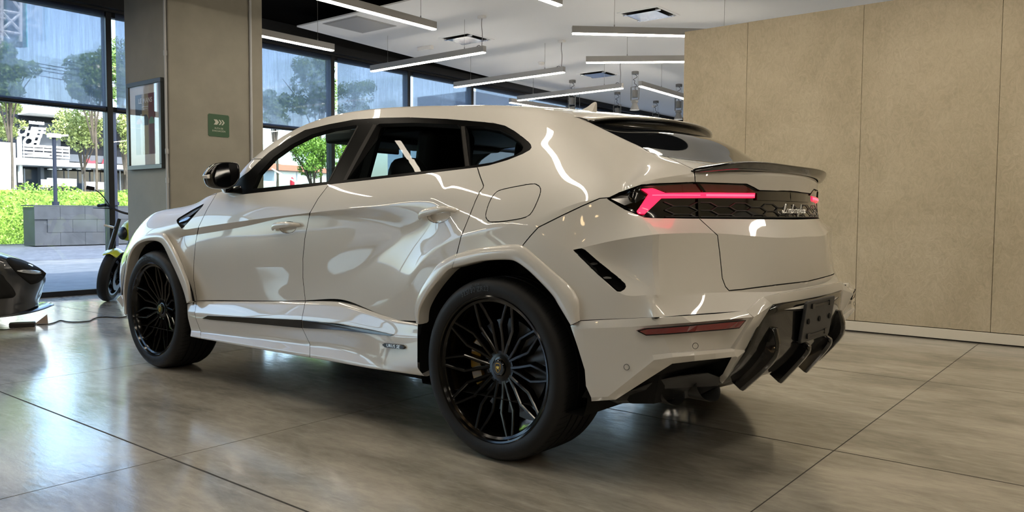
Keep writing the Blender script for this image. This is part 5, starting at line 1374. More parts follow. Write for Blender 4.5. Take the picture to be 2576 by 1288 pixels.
def bumper():
    V = []; F = []
    def a(p): V.append(np.array(p)); return len(V) - 1
    t = [a(p) for p in T]; b = [a(p) for p in B_]; n = [a(p) for p in N_]; k = [a(p) for p in K_]; e = [a(p) for p in E_]
    m1, m2, a1, a2 = a(M1), a(M2), a(A1), a(A2); ri = [a(p) for p in RI]; li = [a(p) for p in LI]; ti = [a(p) for p in TI]
    def ins(p, d): q = np.array(p); return q
    # bar under the seam
    for i in range(6): F.append((t[i], b[i], b[i + 1], t[i + 1]))
    # left flank
    F += [(b[0], a1, b[1]), (a1, a2, m2, b[1]), (a2, m1, m2), (b[1], m2, n[0], b[2])]
    # inset panel, set back 9 mm
    back = np.array([-.010, .006, 0])
    it = [a(B_[2])] + [a(B_[i] + back * (1 if i > 3 else .6)) for i in (3, 4, 5, 6)]
    ib = [a(N_[0])] + [a(N_[i] + back * (1 if i > 1 else .6)) for i in (1, 2, 3, 4)]
    for i in range(4): F.append((it[i], ib[i], ib[i + 1], it[i + 1]))
    for i in range(4): F.append((b[2 + i], it[i], it[i + 1], b[3 + i])); F.append((ib[i], n[i], n[i + 1], ib[i + 1]))
    # bevel below, then rounded frame around the exhausts
    F += [(m1, k[0], k[1], m2), (m2, k[1], k[2], n[0])]
    for i in range(4): F.append((n[i], k[2 + i], k[3 + i], n[i + 1]))
    for i in range(6): F.append((k[i], e[i], e[i + 1], k[i + 1]))
    # strut between exhaust and diffuser
    F += [(t[6], b[6], li[0]), (b[6], it[4], li[0]), (it[4], ib[4], li[1], li[0]), (ib[4], n[4], li[2], li[1]), (n[4], k[6], li[2]), (k[6], e[6], li[3], li[2]),
          (t[6], li[0], ri[0], t[7]), (li[0], li[1], ri[1], ri[0]), (li[1], li[2], ri[2], ri[1]), (li[2], li[3], ri[2]), (li[3], li[4], ri[3], ri[2]), (li[4], li[5], ri[4], ri[3])]
    # bar over the diffuser
    F += [(t[7], ri[0], ti[0], t[8]), (t[8], ti[0], ti[1], t[9]), (t[9], ti[1], ti[2], t[10])]
    n0 = len(V)
    V2 = V + [p * [1, -1, 1] for p in V]
    F2 = [tuple(f) for f in F] + [tuple(i + n0 for i in f[::-1]) for f in F]
    me = mesh_from('rear_bumper', V2, F2)
    b2 = bmesh.new(); b2.from_mesh(me); bmesh.ops.remove_doubles(b2, verts=b2.verts, dist=1e-5); bmesh.ops.recalc_face_normals(b2, faces=b2.faces)
    # outward = away from the car
    s_ = sum(f.normal.dot(f.calc_center_median() - Vector((0, 0, .55))) * f.calc_area() for f in b2.faces)
    if s_ < 0: bmesh.ops.reverse_faces(b2, faces=b2.faces)
    b2.to_mesh(me); b2.free()
    me.materials.append(M_PAINT)
    o = bpy.data.objects.new('rear_bumper', me); COL.objects.link(o); o.parent = car
    md = o.modifiers.new('solid', 'SOLIDIFY'); md.thickness = .022; md.offset = -1; md.use_even_offset = False
    md = o.modifiers.new('bevel', 'BEVEL'); md.width = .009; md.segments = 4; md.limit_method = 'ANGLE'; md.angle_limit = R(12); md.use_clamp_overlap = True
    me.shade_smooth()
    return o
bumper()
# diffuser
d0 = [(.962, .47, .688), (.985, .38, .700), (1.0, .18, .700), (1.004, 0, .700)]
d1 = [(.920, .535, .52), (.955, .40, .515), (.988, .18, .505), (.995, 0, .50)]
d2 = [(.835, .575, .375), (.868, .44, .365), (.895, .2, .36), (.90, 0, .36)]
d3 = [(.62, .60, .30), (.62, .45, .30), (.62, .2, .30), (.62, 0, .30)]
rows = []
for d in (d0, d1, d2, d3):
    rows.append([(x, -w, z) for x, w, z in d] + [(x, w, z) for x, w, z in d[::-1][1:]])
skinned('diffuser', rows, M_BLACK, sub=2, crease_rows=(0, 1), both=False, solid=.01)
def dfin(y0, y1, x0, z0, x1, z1, x2, z2):
    """curved strake standing proud of the diffuser: top, knee, bottom"""
    pts = bsp([(x0 - .012, y0, z0 + .0), (x1, (y0 * .7 + y1 * .3), z1), (x2, y1, z2)], 5)
    rows = []
    for i, p in enumerate(pts):
        t = i / (len(pts) - 1)
        dep = .052
        hw = .021
        nx, nz = (1, .0) if t < .35 else (.80, -.6)
        rows.append([(p[0] - nx * .05, p[1] - hw, p[2] - nz * .05), (p[0], p[1] - hw, p[2]), (p[0] + nx * .010, p[1] - hw * .55, p[2] + nz * .010), (p[0] + nx * .010, p[1] + hw * .55, p[2] + nz * .010), (p[0], p[1] + hw, p[2]), (p[0] - nx * .05, p[1] + hw, p[2] - nz * .05)])
    mb = MB(); mb.grid(rows)
    n = 6
    mb.f.append(tuple(range(n))); mb.f.append(tuple((len(rows) - 1) * n + j for j in range(n))[::-1])
    me = mesh_from('diffuser_strake', mb.v, mb.f)
    b2 = bmesh.new(); b2.from_mesh(me); bmesh.ops.recalc_face_normals(b2, faces=b2.faces); b2.to_mesh(me); b2.free()
    me.materials.append(M_BLACK)
    o = bpy.data.objects.new('diffuser_strake', me); COL.objects.link(o); o.parent = car
    md = o.modifiers.new('bevel', 'BEVEL'); md.width = .003; md.segments = 2; md.limit_method = 'ANGLE'
    me.shade_smooth(); me.set_sharp_from_angle(angle=R(35))
for s_ in (-1, 1):
    dfin(s_ * .388, s_ * .440, .992, .600, .992, .49, .872, .345)
    dfin(s_ * .128, s_ * .150, 1.018, .512, 1.022, .475, .915, .335)
# parking sensors, tow flap
def ring(c_, nr, r_, name, mat, parent=car, t=.0012, both=True):
    nr = nr / np.linalg.norm(nr); a = np.cross(nr, [0, 0, 1.0]); a /= np.linalg.norm(a); b = np.cross(nr, a)
    mb = MB(); mb.tube([c_ + r_ * (math.cos(2 * math.pi * k / 24) * a + math.sin(2 * math.pi * k / 24) * b) for k in range(24)], t, 5, closed=True)
    o = mb.build(name, mat, parent, smooth=True)
    if both: mirror_y(o)
sn1 = Q(1750, 870, .898); ring(sn1 + np.array([.000, -.002, 0]), np.array([.72, -.69, 0]), .0105, 'parking_sensor', M_SATIN, t=.001)
sn2 = Q(1576.5, 923, .976); ring(sn2 + np.array([.002, -.004, 0]), np.array([.25, -.97, 0]), .0105, 'parking_sensor', M_SATIN, t=.001)
ring(np.array([.987, -.27, .587]), np.array([1, -.1, 0]), .013, 'parking_sensor', M_GREYPL, t=.002)
# reflector strip
def strip3(name, pts, mat, d, bevel=.001):
    mb = MB(); mb.prism(pts, d); o = mb.build(name, mat, car, bevel=bevel); mirror_y(o); return o
rt = [Q(1603, 832, .991), Q(1614, 827, .990), Q(1660, 824.5, .972), Q(1740, 818, .921), Q(1815, 811, .765), Q(1874, 805.5, .636)]
rb = [Q(1616, 843, .984), Q(1660, 841, .967), Q(1740, 835, .917), Q(1815, 829, .765), Q(1858, 824.5, .66)]
def refl():
    mb = MB()
    for off, mi in ((0.0, 0),):
        pass
    top = [rt[0]] + rt[1:]; bot = [rt[0]] + rb
    d = np.array([.004, -.002, 0])
    A_ = resample(top, 14); B2 = resample(bot, 14)
    f_ = [[p + d for p in A_], [p + d for p in B2]]; g_ = [[p - 3 * d for p in A_], [p - 3 * d for p in B2]]
    mb.grid(f_, flip=True); mb.grid([g_[0], f_[0]]); mb.grid([f_[1], g_[1]])
    o = mb.build('rear_reflector', M_REFL, car, smooth=False); mirror_y(o)
    rim = MB(); loop = A_ + B2[::-1]
    rim.tube([p + d * .8 for p in loop], .0022, 5, closed=True); r_ = rim.build('reflector_bezel', M_MATTE, car, smooth=True); mirror_y(r_)
refl()
# exhaust housing and two oval tips each side
def exhaust():
    h0 = [p + np.array([-.030, .020, .0]) for p in E_[1:]] + [LI[3] + np.array([-.03, .02, 0]), LI[4] + np.array([-.03, .02, 0]), LI[5] + np.array([-.03, .02, -.005])]
    up = h0
    low = []
    for i, p in enumerate(up):
        t = i / (len(up) - 1)
        low.append(np.array([p[0] - .16, p[1] + .03, .325 + .01 * t]))
    mb = MB(); mb.grid([up, [(a + b) / 2 + np.array([-.05, 0, .02]) for a, b in zip(up, low)], low])
    o = mb.build('exhaust_recess', M_MATTE, car, smooth=True); mirror_y(o)
    # satin pod that carries the tips
    pod = [Q(1546, 1012, .955), Q(1556, 1002, .95), Q(1600, 985, .93), Q(1660, 960, .86), Q(1720, 948, .78), Q(1790, 940, .66), Q(1822, 952, .585), Q(1818, 975, .575), Q(1760, 1003, .64), Q(1650, 1015, .80), Q(1562, 1020, .94)]
    mb = MB(); mb.prism([p + np.array([-.02, .012, 0]) for p in pod], np.array([-.22, .12, 0]))
    o = mb.build('exhaust_housing', M_SATIN, car, bevel=.008, seg=3); mirror_y(o)
    for (u, v, w, rx) in ((1689, 983, .745, .060), (1779, 975, .618, .060)):
        c0 = Q(u, v, w)
        mb = MB(); n = 32
        rings = []
        for (dx, s_) in ((-.10, .98), (.0, 1.0), (.006, .965), (.0, .92), (-.12, .88)):
            rg = []
            for k in range(n):
                t = 2 * math.pi * k / n
                yy, zz = rx * s_ * math.cos(t), .053 * s_ * math.sin(t)
                rg.append((c0[0] + dx - .45 * zz * (1 if dx > -.05 else .3) + .30 * yy * (1 if dx > -.05 else .3), c0[1] + yy, c0[2] + zz))
            rings.append(rg)
        mb.grid(rings, closed=True)
        mb.f.append(tuple(4 * n + j for j in range(n)))
        me = mesh_from('exhaust_tip', mb.v, mb.f)
        b2 = bmesh.new(); b2.from_mesh(me); bmesh.ops.recalc_face_normals(b2, faces=b2.faces); b2.to_mesh(me); b2.free()
        me.materials.append(M_SATIN)
        o = bpy.data.objects.new('exhaust_tip', me); COL.objects.link(o); o.parent = car; me.shade_smooth(); me.set_sharp_from_angle(angle=R(50)); mirror_y(o)
exhaust()
# number plate bracket
def bracket():
    t0, t1, z0, z1 = -.195, .150, .515, .692
    f = lambda y, z: np.array([1.012 + (z - .6) * .14, y, z])
    poly = [f(t0, z0 + .01), f(t0 + .01, z0), f(t1 - .01, z0), f(t1, z0 + .01), f(t1, z1 - .01), f(t1 - .01, z1), f(t0 + .01, z1), f(t0, z1 - .01)]
    mb = MB(); mb.prism(poly, (.014, 0, 0)); br = mb.build('number_plate_bracket', M_GREYPL, car, bevel=.003)
    for zc in (.668, .540):
        mb = MB(); ex = f(0, zc)[0] + .0145
        mb.box(ex, ex + .004, -.11, .07, zc - .006, zc + .006); mb.box(ex, ex + .006, -.14, -.11, zc - .011, zc + .011); mb.box(ex, ex + .006, .07, .10, zc - .011, zc + .011)
        mb.build('bracket_rail', M_SATIN, br, bevel=.001)
    for yy in (-.15, -.02, .105):
        mb = MB(); mb.lathe([(.0, .0), (.012, .0), (.012, .0035), (.0, .0035)], 16, axis='x', origin=(f(0, .605)[0] + .0145, yy, .605)); mb.build('bracket_hole', M_MATTE, br)
bracket()
# underbody
mb = MB(); mb.box(-3.70, .42, -.66, .66, .27, .34); mb.box(-2.42, -.55, -.84, .84, .245, .31); mb.build('underbody', M_MATTE, car)
# ------------------------------------------------------------------ wheels
def make_wheel(cx, cz, rad, width, side, rot0, label):
    yo = -.985
    def Y(d): return yo + d                     # d metres inboard of the rim plane (left side)
    prof = [(.297, .02), (.303, .004), (.312, -.004), (.325, -.010), (.345, -.013), (.362, -.010), (.376, .000), (.3835, .012), (rad - .0015, .030)]
    tr = []
    w0, w1 = .030, width - .035
    gr = [.22, .42, .60, .79]
    for k, g in enumerate(gr):
        c_ = w0 + (w1 - w0) * g
        tr += [(rad, c_ - .006), (rad - .007, c_ - .005), (rad - .007, c_ + .005), (rad, c_ + .006)]
    prof += tr + [(rad - .0015, width - .035), (.380, width - .012), (.36, width + .0), (.33, width - .005), (.29, width - .02)]
    mb = MB(); mb.lathe([(r_, Y(d)) for r_, d in prof], 96)
    me = mesh_from('tyre', mb.v, mb.f); b2 = bmesh.new(); b2.from_mesh(me)
    bmesh.ops.recalc_face_normals(b2, faces=b2.faces); b2.to_mesh(me); b2.free()
    hub = MB()
    hub.lathe([(.300, Y(.06)), (.300, Y(.01)), (.3105, Y(.001)), (.3135, Y(-.004)), (.309, Y(-.007)), (.3015, Y(-.004)), (.2965, Y(.008)), (.286, Y(.013)), (.281, Y(.022)), (.281, Y(.06)), (.27, Y(.10)), (.268, Y(width - .06)), (.285, Y(width - .03))], 96)
    hub.lathe([(.0, Y(.052)), (.034, Y(.052)), (.036, Y(.058)), (.046, Y(.062)), (.072, Y(.060)), (.078, Y(.075)), (.07, Y(.12)), (.0, Y(.12))], 48)
    rim = hub.build('wheel', M_RIM, car, smooth=True, label=label)
    me_r = rim.data; b2 = bmesh.new(); b2.from_mesh(me_r); bmesh.ops.recalc_face_normals(b2, faces=b2.faces); b2.to_mesh(me_r); b2.free()
    ty = bpy.data.objects.new('tyre', me); COL.objects.link(ty); me.materials.append(M_TYRE); me.shade_smooth(); me.set_sharp_from_angle(angle=R(40)); ty.parent = rim
    gr_ = MB()
    for k in range(76):
        a = 2 * math.pi * k / 76
        def gp(r_, d, aa): return (r_ * math.cos(aa), Y(d), r_ * math.sin(aa))
        sk = .02
        pr = [(.3845, .0135), (rad + .0004, .031), (rad + .0006, .075)]
        q0 = [gp(r_, d, a + sk * i) for i, (r_, d) in enumerate(pr)]; q1 = [gp(r_, d, a + sk * i + .0075) for i, (r_, d) in enumerate(pr)]
        gr_.grid([q0, q1])
    go = gr_.build('tread_sipes', M_MATTE, rim); go['kind'] = 'stuff'
    # one spoke (half of a diamond), shared by all
    def spoke_mesh(sg):
        P_ = lambda r_, a, d: np.array([r_ * math.cos(R(a)), Y(d), r_ * math.sin(R(a))])
        path = [(.060, sg * 4.0, .060, .0085), (.115, sg * 7.5, .050, .0080), (.190, sg * 10.2, .034, .0075), (.245, sg * 5.6, .022, .0070), (.288, sg * 2.9, .012, .0070)]
        rows = []
        for i, (r_, a, d, hw) in enumerate(path):
            c_ = P_(r_, a, d)
            a0 = path[max(i - 1, 0)]; a1 = path[min(i + 1, 4)]
            t = P_(*a1[:3]) - P_(*a0[:3]); t[1] = 0; t /= np.linalg.norm(t); s_ = np.array([-t[2], 0, t[0]])
            dp = .034
            rows.append([c_ - s_ * hw * 1.5 + np.array([0, dp, 0]), c_ - s_ * hw + np.array([0, .004, 0]), c_ - s_ * hw * .55, c_ + s_ * hw * .55, c_ + s_ * hw + np.array([0, .004, 0]), c_ + s_ * hw * 1.5 + np.array([0, dp, 0])])
        m2 = MB(); m2.grid(rows, closed=True); m2.f.append(tuple(range(6))); m2.f.append(tuple(24 + j for j in range(6)))
        me_ = mesh_from('spoke', m2.v, m2.f); b3 = bmesh.new(); b3.from_mesh(me_); bmesh.ops.recalc_face_normals(b3, faces=b3.faces); b3.to_mesh(me_); b3.free()
        me_.materials.append(M_RIM)
        return me_
    sm = [spoke_mesh(1), spoke_mesh(-1)]
    for k in range(10):
        for q in (0, 1):
            o = bpy.data.objects.new('spoke', sm[q]); COL.objects.link(o); o.parent = rim
            o.rotation_euler = (0, -R(36 * k + rot0), 0)
    # hub cap with a gold shield emblem
    cap = MB(); cap.lathe([(.0, Y(.046)), (.030, Y(.046)), (.0335, Y(.049)), (.034, Y(.056))], 40); cp = cap.build('hub_cap', M_BLACK, rim, smooth=True)
    sh = bsp([(-.016, .018), (0, .022), (.016, .018), (.017, .0), (.011, -.013), (0, -.022), (-.011, -.013), (-.017, .0)], 4, True)
    em = MB(); em.tube([(p[0] * .78, Y(.0452), p[1] * .9) for p in sh], .0013, 5, closed=True)
    bull = [(-.008, .006), (-.003, .008), (.004, .006), (.008, .009), (.007, .003), (.005, -.002), (.006, -.008), (.003, -.004), (-.002, -.003), (-.005, -.009), (-.005, -.002), (-.009, .001)]
    em.prism([(a, Y(.0455), b) for a, b in bull], (0, -.0012, 0))
    em.build('hub_emblem', M_GOLD, rim, smooth=True)
    # brakes
    bd = MB(); bd.lathe([(.10, Y(.118)), (.205, Y(.118)), (.205, Y(.148)), (.10, Y(.148))], 64, closed=True); bd.lathe([(.0, Y(.105)), (.10, Y(.105)), (.10, Y(.15))], 40); b_ = bd.build('brake_disc', M_DISC, rim, smooth=True)
    cal = MB()
    a0, a1 = (150, 212) if label.startswith('rear') else (-32, 30)
    rr = []
    for k in range(9):
        a = R(a0 + (a1 - a0) * k / 8); e = .010 if k in (0, 8) else 0
        c_, s_ = math.cos(a), math.sin(a)
        rr.append([((.150 + e) * c_, Y(.098), (.150 + e) * s_), ((.205 - e) * c_, Y(.098), (.205 - e) * s_), ((.215 - e) * c_, Y(.108), (.215 - e) * s_), ((.215 - e) * c_, Y(.17), (.215 - e) * s_), ((.150 + e) * c_, Y(.17), (.150 + e) * s_)])
    cal.grid(rr, closed=True); cal.f.append(tuple(range(5))); cal.f.append(tuple(40 + j for j in range(5)))
    me_ = mesh_from('brake_caliper', cal.v, cal.f); b3 = bmesh.new(); b3.from_mesh(me_); bmesh.ops.recalc_face_normals(b3, faces=b3.faces); b3.to_mesh(me_); b3.free()
    co_ = bpy.data.objects.new('brake_caliper', me_); COL.objects.link(co_); co_.parent = rim; me_.materials.append(M_YELLOW)
    if side > 0:
        # sidewall lettering
        def arc(body, size, r0, ang):
            me_, c2 = text_mesh(body, size, .0006, 0, 'CENTER', 1.05)
            P3 = []
            for x, y, z in c2:
                a = R(ang) - x / r0
                r_ = r0 + y
                P3.append((r_ * math.cos(a), Y(-.0135) - z, r_ * math.sin(a)))
            me_.vertices.foreach_set('co', np.array(P3).ravel()); me_.update(); me_.materials.clear(); me_.materials.append(M_TYTXT)
            o = bpy.data.objects.new('sidewall_lettering', me_); COL.objects.link(o); o.parent = rim
        arc('325/30 ZR23' if label.startswith('rear') else '285/35 ZR23', .030, .342, 104)
        arc('OUTSIDE', .013, .362, 103)
    rim.location = (cx, 0, cz)
    if side < 0:
        rim.scale = (1, -1, 1)
    return rim
M_TYTXT = pmat('tyre_lettering', (.020, .020, .022), .45)
make_wheel(0, .3895, .3895, .325, 1, 1, 'rear left black multi-spoke wheel')
make_wheel(-3.003, .392, .392, .285, 1, 12, 'front left black multi-spoke wheel')
make_wheel(0, .3895, .3895, .325, -1, 9, 'rear right black multi-spoke wheel')
make_wheel(-3.003, .392, .392, .285, -1, 20, 'front right black multi-spoke wheel')
# ------------------------------------------------------------------ door mirrors
def mirror():
    xp = -2.045
    O = [(545.6, 409), (570, 407), (592, 407.5), (600, 410.5), (602, 418), (604.5, 435), (605, 445), (599, 458), (587.5, 472), (575, 475.5), (559.5, 476), (540, 474.5), (531, 470), (526, 462), (521, 448), (519.5, 441), (524, 433), (533, 419)]
    G = [(549, 414), (570, 411.5), (592, 411.5), (597, 414), (598.5, 422), (600, 438), (600, 446), (594, 457), (585, 467), (572, 469.5), (557, 469.5), (547, 467), (542, 461), (540, 452), (540, 445), (542.5, 436), (545, 427), (547, 419)]
    o3 = [on_axis(u, v, 0, xp) for u, v in O]; g3 = [on_axis(u, v, 0, xp + .004) for u, v in G]
    cen = sum(o3) / len(o3)
    rows = [[p + np.array([-.004, 0, 0]) for p in g3], g3, [o * .35 + g * .65 + np.array([.010, 0, 0]) for o, g in zip(o3, g3)], o3, [cen + (p - cen) * 1.02 + np.array([-.035, 0, 0]) for p in o3], [cen + (p - cen) * .90 + np.array([-.085, .005, 0]) for p in o3], [cen + (p - cen) * .55 + np.array([-.125, .01, 0]) for p in o3], [cen + (p - cen) * .05 + np.array([-.138, .012, 0]) for p in o3]]
    mb = MB(); mb.grid(rows, closed=True)
    me = mesh_from('door_mirror', mb.v, mb.f); b2 = bmesh.new(); b2.from_mesh(me); bmesh.ops.recalc_face_normals(b2, faces=b2.faces); b2.to_mesh(me); b2.free()
    me.materials.append(M_BLACK)
    o = bpy.data.objects.new('door_mirror', me); COL.objects.link(o); o.parent = car
    md = o.modifiers.new('sub', 'SUBSURF'); md.levels = 1; md.render_levels = 1
    me.shade_smooth()
    mb = MB(); mb.prism([p + np.array([.001, 0, 0]) for p in g3], (-.004, 0, 0)); gl = mb.build('mirror_glass', M_MIRROR, o)
    I = [(519.5, 440), (533, 437.5), (534, 447), (528, 449), (522, 449)]
    mb = MB(); mb.prism([on_axis(u, v, 0, xp + .004) for u, v in I], (-.05, 0, 0)); ind = mb.build('mirror_indicator', M_ORNG, o, bevel=.003)
    # foot and sail
    f = [(560, 474), (588, 470), (606, 466), (612, 488), (590, 489), (566, 485)]
    q = []
    for u, v in f:
        h = HIT(u, v)
        q.append(np.array(h) if (h is not None and u > 600) else on_axis(u, v, 0, xp - .03) * .5 + (np.array(h) if h is not None else on_axis(u, v, 0, xp - .03)) * .5)
    mb = MB(); mb.prism(q, (-.06, .02, 0)); ft = mb.build('mirror_foot', M_BLACK, o, bevel=.008, seg=3)
    m2 = mirror_y(o)
    for ch in (gl, ind, ft): mirror_y(ch, parent=m2)
M_MIRROR = pmat('mirror_glass', (.22, .22, .23), .03, metal=1.0)
mirror()
# ------------------------------------------------------------------ cabin
panel('cabin_lining', ['body', 'front_door', 'rear_door', 'window_trim', 'tailgate', 'bumper_skin', 'light_bar', 'fuel_flap', 'hood', 'cup_front', 'cup_rear'], M_LEATHER, both=True, recess=.030, gap=0)
def rbox(name, x0, x1, y0, y1, z0, z1, b=.03, mat=M_LEATHER, tilt=0.0, parent=car):
    mb = MB(); mb.box(-(x1 - x0) / 2, (x1 - x0) / 2, -(y1 - y0) / 2, (y1 - y0) / 2, -(z1 - z0) / 2, (z1 - z0) / 2)
    o = mb.build(name, mat, parent, bevel=b, seg=3)
    o.location = ((x0 + x1) / 2, (y0 + y1) / 2, (z0 + z1) / 2); o.rotation_euler = (0, tilt, 0)
    return o
rbox('cabin_floor', -2.2, .6, -.80, .80, .33, .45, .02)
rbox('dashboard', -2.30, -1.74, -.78, .78, .72, 1.165, .06)
rbox('instrument_hood', -1.95, -1.72, -.56, -.22, 1.08, 1.215, .05)
rbox('rear_parcel_shelf', .10, .72, -.62, .62, .90, .98, .02)
for yy in (-.40, .40):
    rbox('seat_cushion', -1.55, -1.0, yy - .26, yy + .26, .50, .68, .06)
    rbox('seat_back', -1.12, -.88, yy - .27, yy + .27, .62, 1.34, .08, tilt=R(12))
    rbox('head_restraint', -.93, -.78, yy - .17, yy + .17, 1.24, 1.50, .05, tilt=R(10))
rbox('rear_seat_cushion', -.62, -.1, -.66, .66, .52, .72, .06)
rbox('rear_seat_back', -.12, .08, -.68, .68, .62, 1.30, .07, tilt=R(18))
for yy in (-.40, .0, .40):
    rbox('head_restraint', .08, .18, yy - .12, yy + .12, 1.14, 1.28, .04, tilt=R(14))
for sd in (-1, 1):
    q0 = S(857, 455, .86); q1 = S(925, 315, .72)
    mb = MB()
    mb.tube([(q0[0] + .05, sd * (abs(q0[1]) - .05), q0[2] - .1), (q1[0], sd * (abs(q1[1]) - .05), q1[2])], .05, 8)
    mb.build('pillar_lining', M_LEATHER, car, smooth=True)
mb = MB(); mb.tube([(-1.62 + .03 * math.sin(t), -.39 + .18 * math.cos(t), .98 + .17 * math.sin(t)) for t in np.linspace(0, 2 * math.pi, 28, endpoint=False)], .015, 8, closed=True)
mb.tube([(-1.62, -.57, .98), (-1.66, -.39, .97), (-1.62, -.21, .98)], .014, 6); mb.tube([(-1.66, -.39, .97), (-1.85, -.39, .93)], .03, 8)
mb.build('steering_wheel', M_LEATHER, car, smooth=True)
rbox('interior_mirror', -1.80, -1.78, -.10, .10, 1.43, 1.475, .008)
rbox('roof_header', -1.68, -1.30, -.58, .58, 1.45, 1.52, .02)
rbox('roof_lining', -1.40, -.35, -.56, .56, 1.48, 1.52, .02)
# front bumper corner and lip below the bonnet, in front of the wheel
mb = MB(); mb.prism([S(291, 753, .945), S(300, 744, .945), S(306, 742, .95), S(319, 772, .96), S(327, 803, .96), S(321, 803, .955), S(312, 779, .95)], (0, .30, 0)); o = mb.build('front_bumper_lip', M_PAINT, car, bevel=.01, seg=3); mirror_y(o)
mb = MB(); mb.box(-3.90, -3.46, -.80, .80, .24, .56); mb.build('front_bumper_core', M_SATIN, car, bevel=.05, seg=3)
# ------------------------------------------------------------------ dark sports car at the left edge (heading along the window wall)
M_DKP = pmat('dark_grey_metallic', (.018, .020, .024), .28, metal=.35, coat=1.0, coat_rough=.02)
sc_ = thing('sports_car', 'dark grey low sports car nose at the left edge by the window', 'car', (0, 0, 0))
def A(u, v, x): return on_axis(u, v, 0, x, car=False)
XCN = -6.68
cols = [(-5.74, None), ]
def prow(lst): return [A(u, v, x) for u, v, x in lst]
r_top = prow([(-230, 590, -5.74), (-80, 606, -5.72), (0, 635, -5.75), (45, 648, -5.80), (85, 665, -5.90), (110, 681, -6.05), (119, 691, -6.20)])
r_m1 = prow([(-230, 660, -5.72), (-80, 664, -5.70), (0, 676, -5.72), (45, 690, -5.77), (85, 696, -5.86), (110, 701, -6.00), (117.5, 704, -6.15)])
r_m2 = prow([(-230, 725, -5.73), (-80, 725, -5.71), (0, 731, -5.73), (45, 729, -5.78), (80, 723, -5.87), (104, 722, -6.00), (112, 722, -6.14)])
r_lo = prow([(-230, 780, -5.75), (-80, 778, -5.73), (0, 775, -5.75), (40, 769, -5.80), (72, 758, -5.88), (90, 751, -6.00), (96, 748, -6.12)])
r_bt = prow([(-230, 808, -5.76), (-80, 806, -5.74), (0, 799, -5.76), (40, 789, -5.82), (72, 779, -5.90), (96, 768, -6.02), (104, 764, -6.14)])
def inner(row, x, dz, keep=1.0): return [np.array([p[0] + (x - p[0]) * keep, p[1] + .02, p[2] + dz]) for p in row]
h1 = [np.array([p[0] * .55 + XCN * .45, p[1] + (.03 if i > 3 else 0), p[2] + .035]) for i, p in enumerate(r_top)]
h2 = [np.array([XCN, p[1] + (.12 if i > 3 else .02), p[2] + .03]) for i, p in enumerate(r_top)]
# carry the body back behind the picture edge
def back(row, pts): return [np.array(q, float) for q in pts] + row
ys = (-4.75, -4.2, -3.2, -2.3)
def bk(row, xs_, zs_): return [np.array([x, y, z]) for x, y, z in zip(xs_, ys, zs_)] + row
G_ = [bk(h2, [XCN] * 4, [.95, 1.06, 1.20, 1.10]), bk(h1, [-6.25, -6.15, -6.15, -6.18], [.93, 1.02, 1.16, 1.05]), bk(r_top, [-5.85, -5.72, -5.74, -5.76], [.88, .92, .88, .84]), bk(r_m1, [-5.80, -5.66, -5.70, -5.72], [.70, .72, .68, .66]), bk(r_m2, [-5.80, -5.66, -5.72, -5.73], [.48, .46, .42, .42]), bk(r_lo, [-5.84, -5.70, -5.75, -5.76], [.30, .24, .20, .20]), bk(r_bt, [-5.9, -5.74, -5.77, -5.78], [.20, .14, .12, .12])]
nc = len(G_[0])
full = [[q * [-1, 1, 1] + [2 * XCN, 0, 0] for q in r_] for r_ in G_[::-1]][:-1] + G_
mb = MB(); mb.grid(full)
k_ = len(full)
front = [i * nc + nc - 1 for i in range(k_)]
me = mesh_from('body', mb.v, mb.f + [tuple(front)] + [tuple(i * nc for i in range(k_))[::-1]])
b2 = bmesh.new(); b2.from_mesh(me); bmesh.ops.triangulate(b2, faces=[f for f in b2.faces if len(f.verts) > 4]); bmesh.ops.recalc_face_normals(b2, faces=b2.faces); b2.to_mesh(me); b2.free()
me.materials.append(M_DKP); o = bpy.data.objects.new('body', me); COL.objects.link(o); o.parent = sc_
md = o.modifiers.new('sub', 'SUBSURF'); md.levels = 2; md.render_levels = 2; me.shade_smooth()
dg = bpy.context.evaluated_depsgraph_get(); dg.update()
_ev = bpy.data.meshes.new_from_object(o.evaluated_get(dg)); _b = bmesh.new(); _b.from_mesh(_ev); DSK = BVHTree.FromBMesh(_b); _b.free(); bpy.data.meshes.remove(_ev)
def dhit(u, v, off):
    d = Vector(ray(u, v, CR_ROOM)).normalized(); lo, nr, i, ds = DSK.ray_cast(Vector(CP_ROOM), d)
    if lo is None: return A(u, v, -6.0)
    if nr.dot(d) > 0: nr = -nr
    return np.array(lo) + off * np.array(nr)
def dplate(name, poly, off, th, mat, dense=True, bevel=0):
    pp = [tuple(p[:2]) for p in bsp([(u, v, 0) for u, v in poly], 4, True)] if dense else poly
    c_ = np.mean(np.array(pp), axis=0)
    rings = []
    for s_ in (1.0, .66, .33, .02):
        rings.append([dhit(c_[0] + (u - c_[0]) * s_, c_[1] + (v - c_[1]) * s_, off) for u, v in pp])
    mb = MB(); mb.grid(rings, closed=True)
    me = mesh_from(name, mb.v, mb.f); b2 = bmesh.new(); b2.from_mesh(me); bmesh.ops.recalc_face_normals(b2, faces=b2.faces); b2.to_mesh(me); b2.free()
    me.materials.append(mat); o = bpy.data.objects.new(name, me); COL.objects.link(o); o.parent = sc_; me.shade_smooth()
    md = o.modifiers.new('solid', 'SOLIDIFY'); md.thickness = th; md.offset = 0
    return o
dplate('headlight_socket', [(17, 651), (28, 648.5), (56, 655.5), (89, 669), (112, 684), (114.5, 691), (100, 708), (80, 715), (71, 711), (45, 689), (22, 664)], .003, .004, M_MATTE)
dplate('daytime_light', [(40, 682), (52, 679.5), (80, 681), (102, 685), (103, 687.5), (92, 690), (60, 687)], .010, .012, M_FOIL)
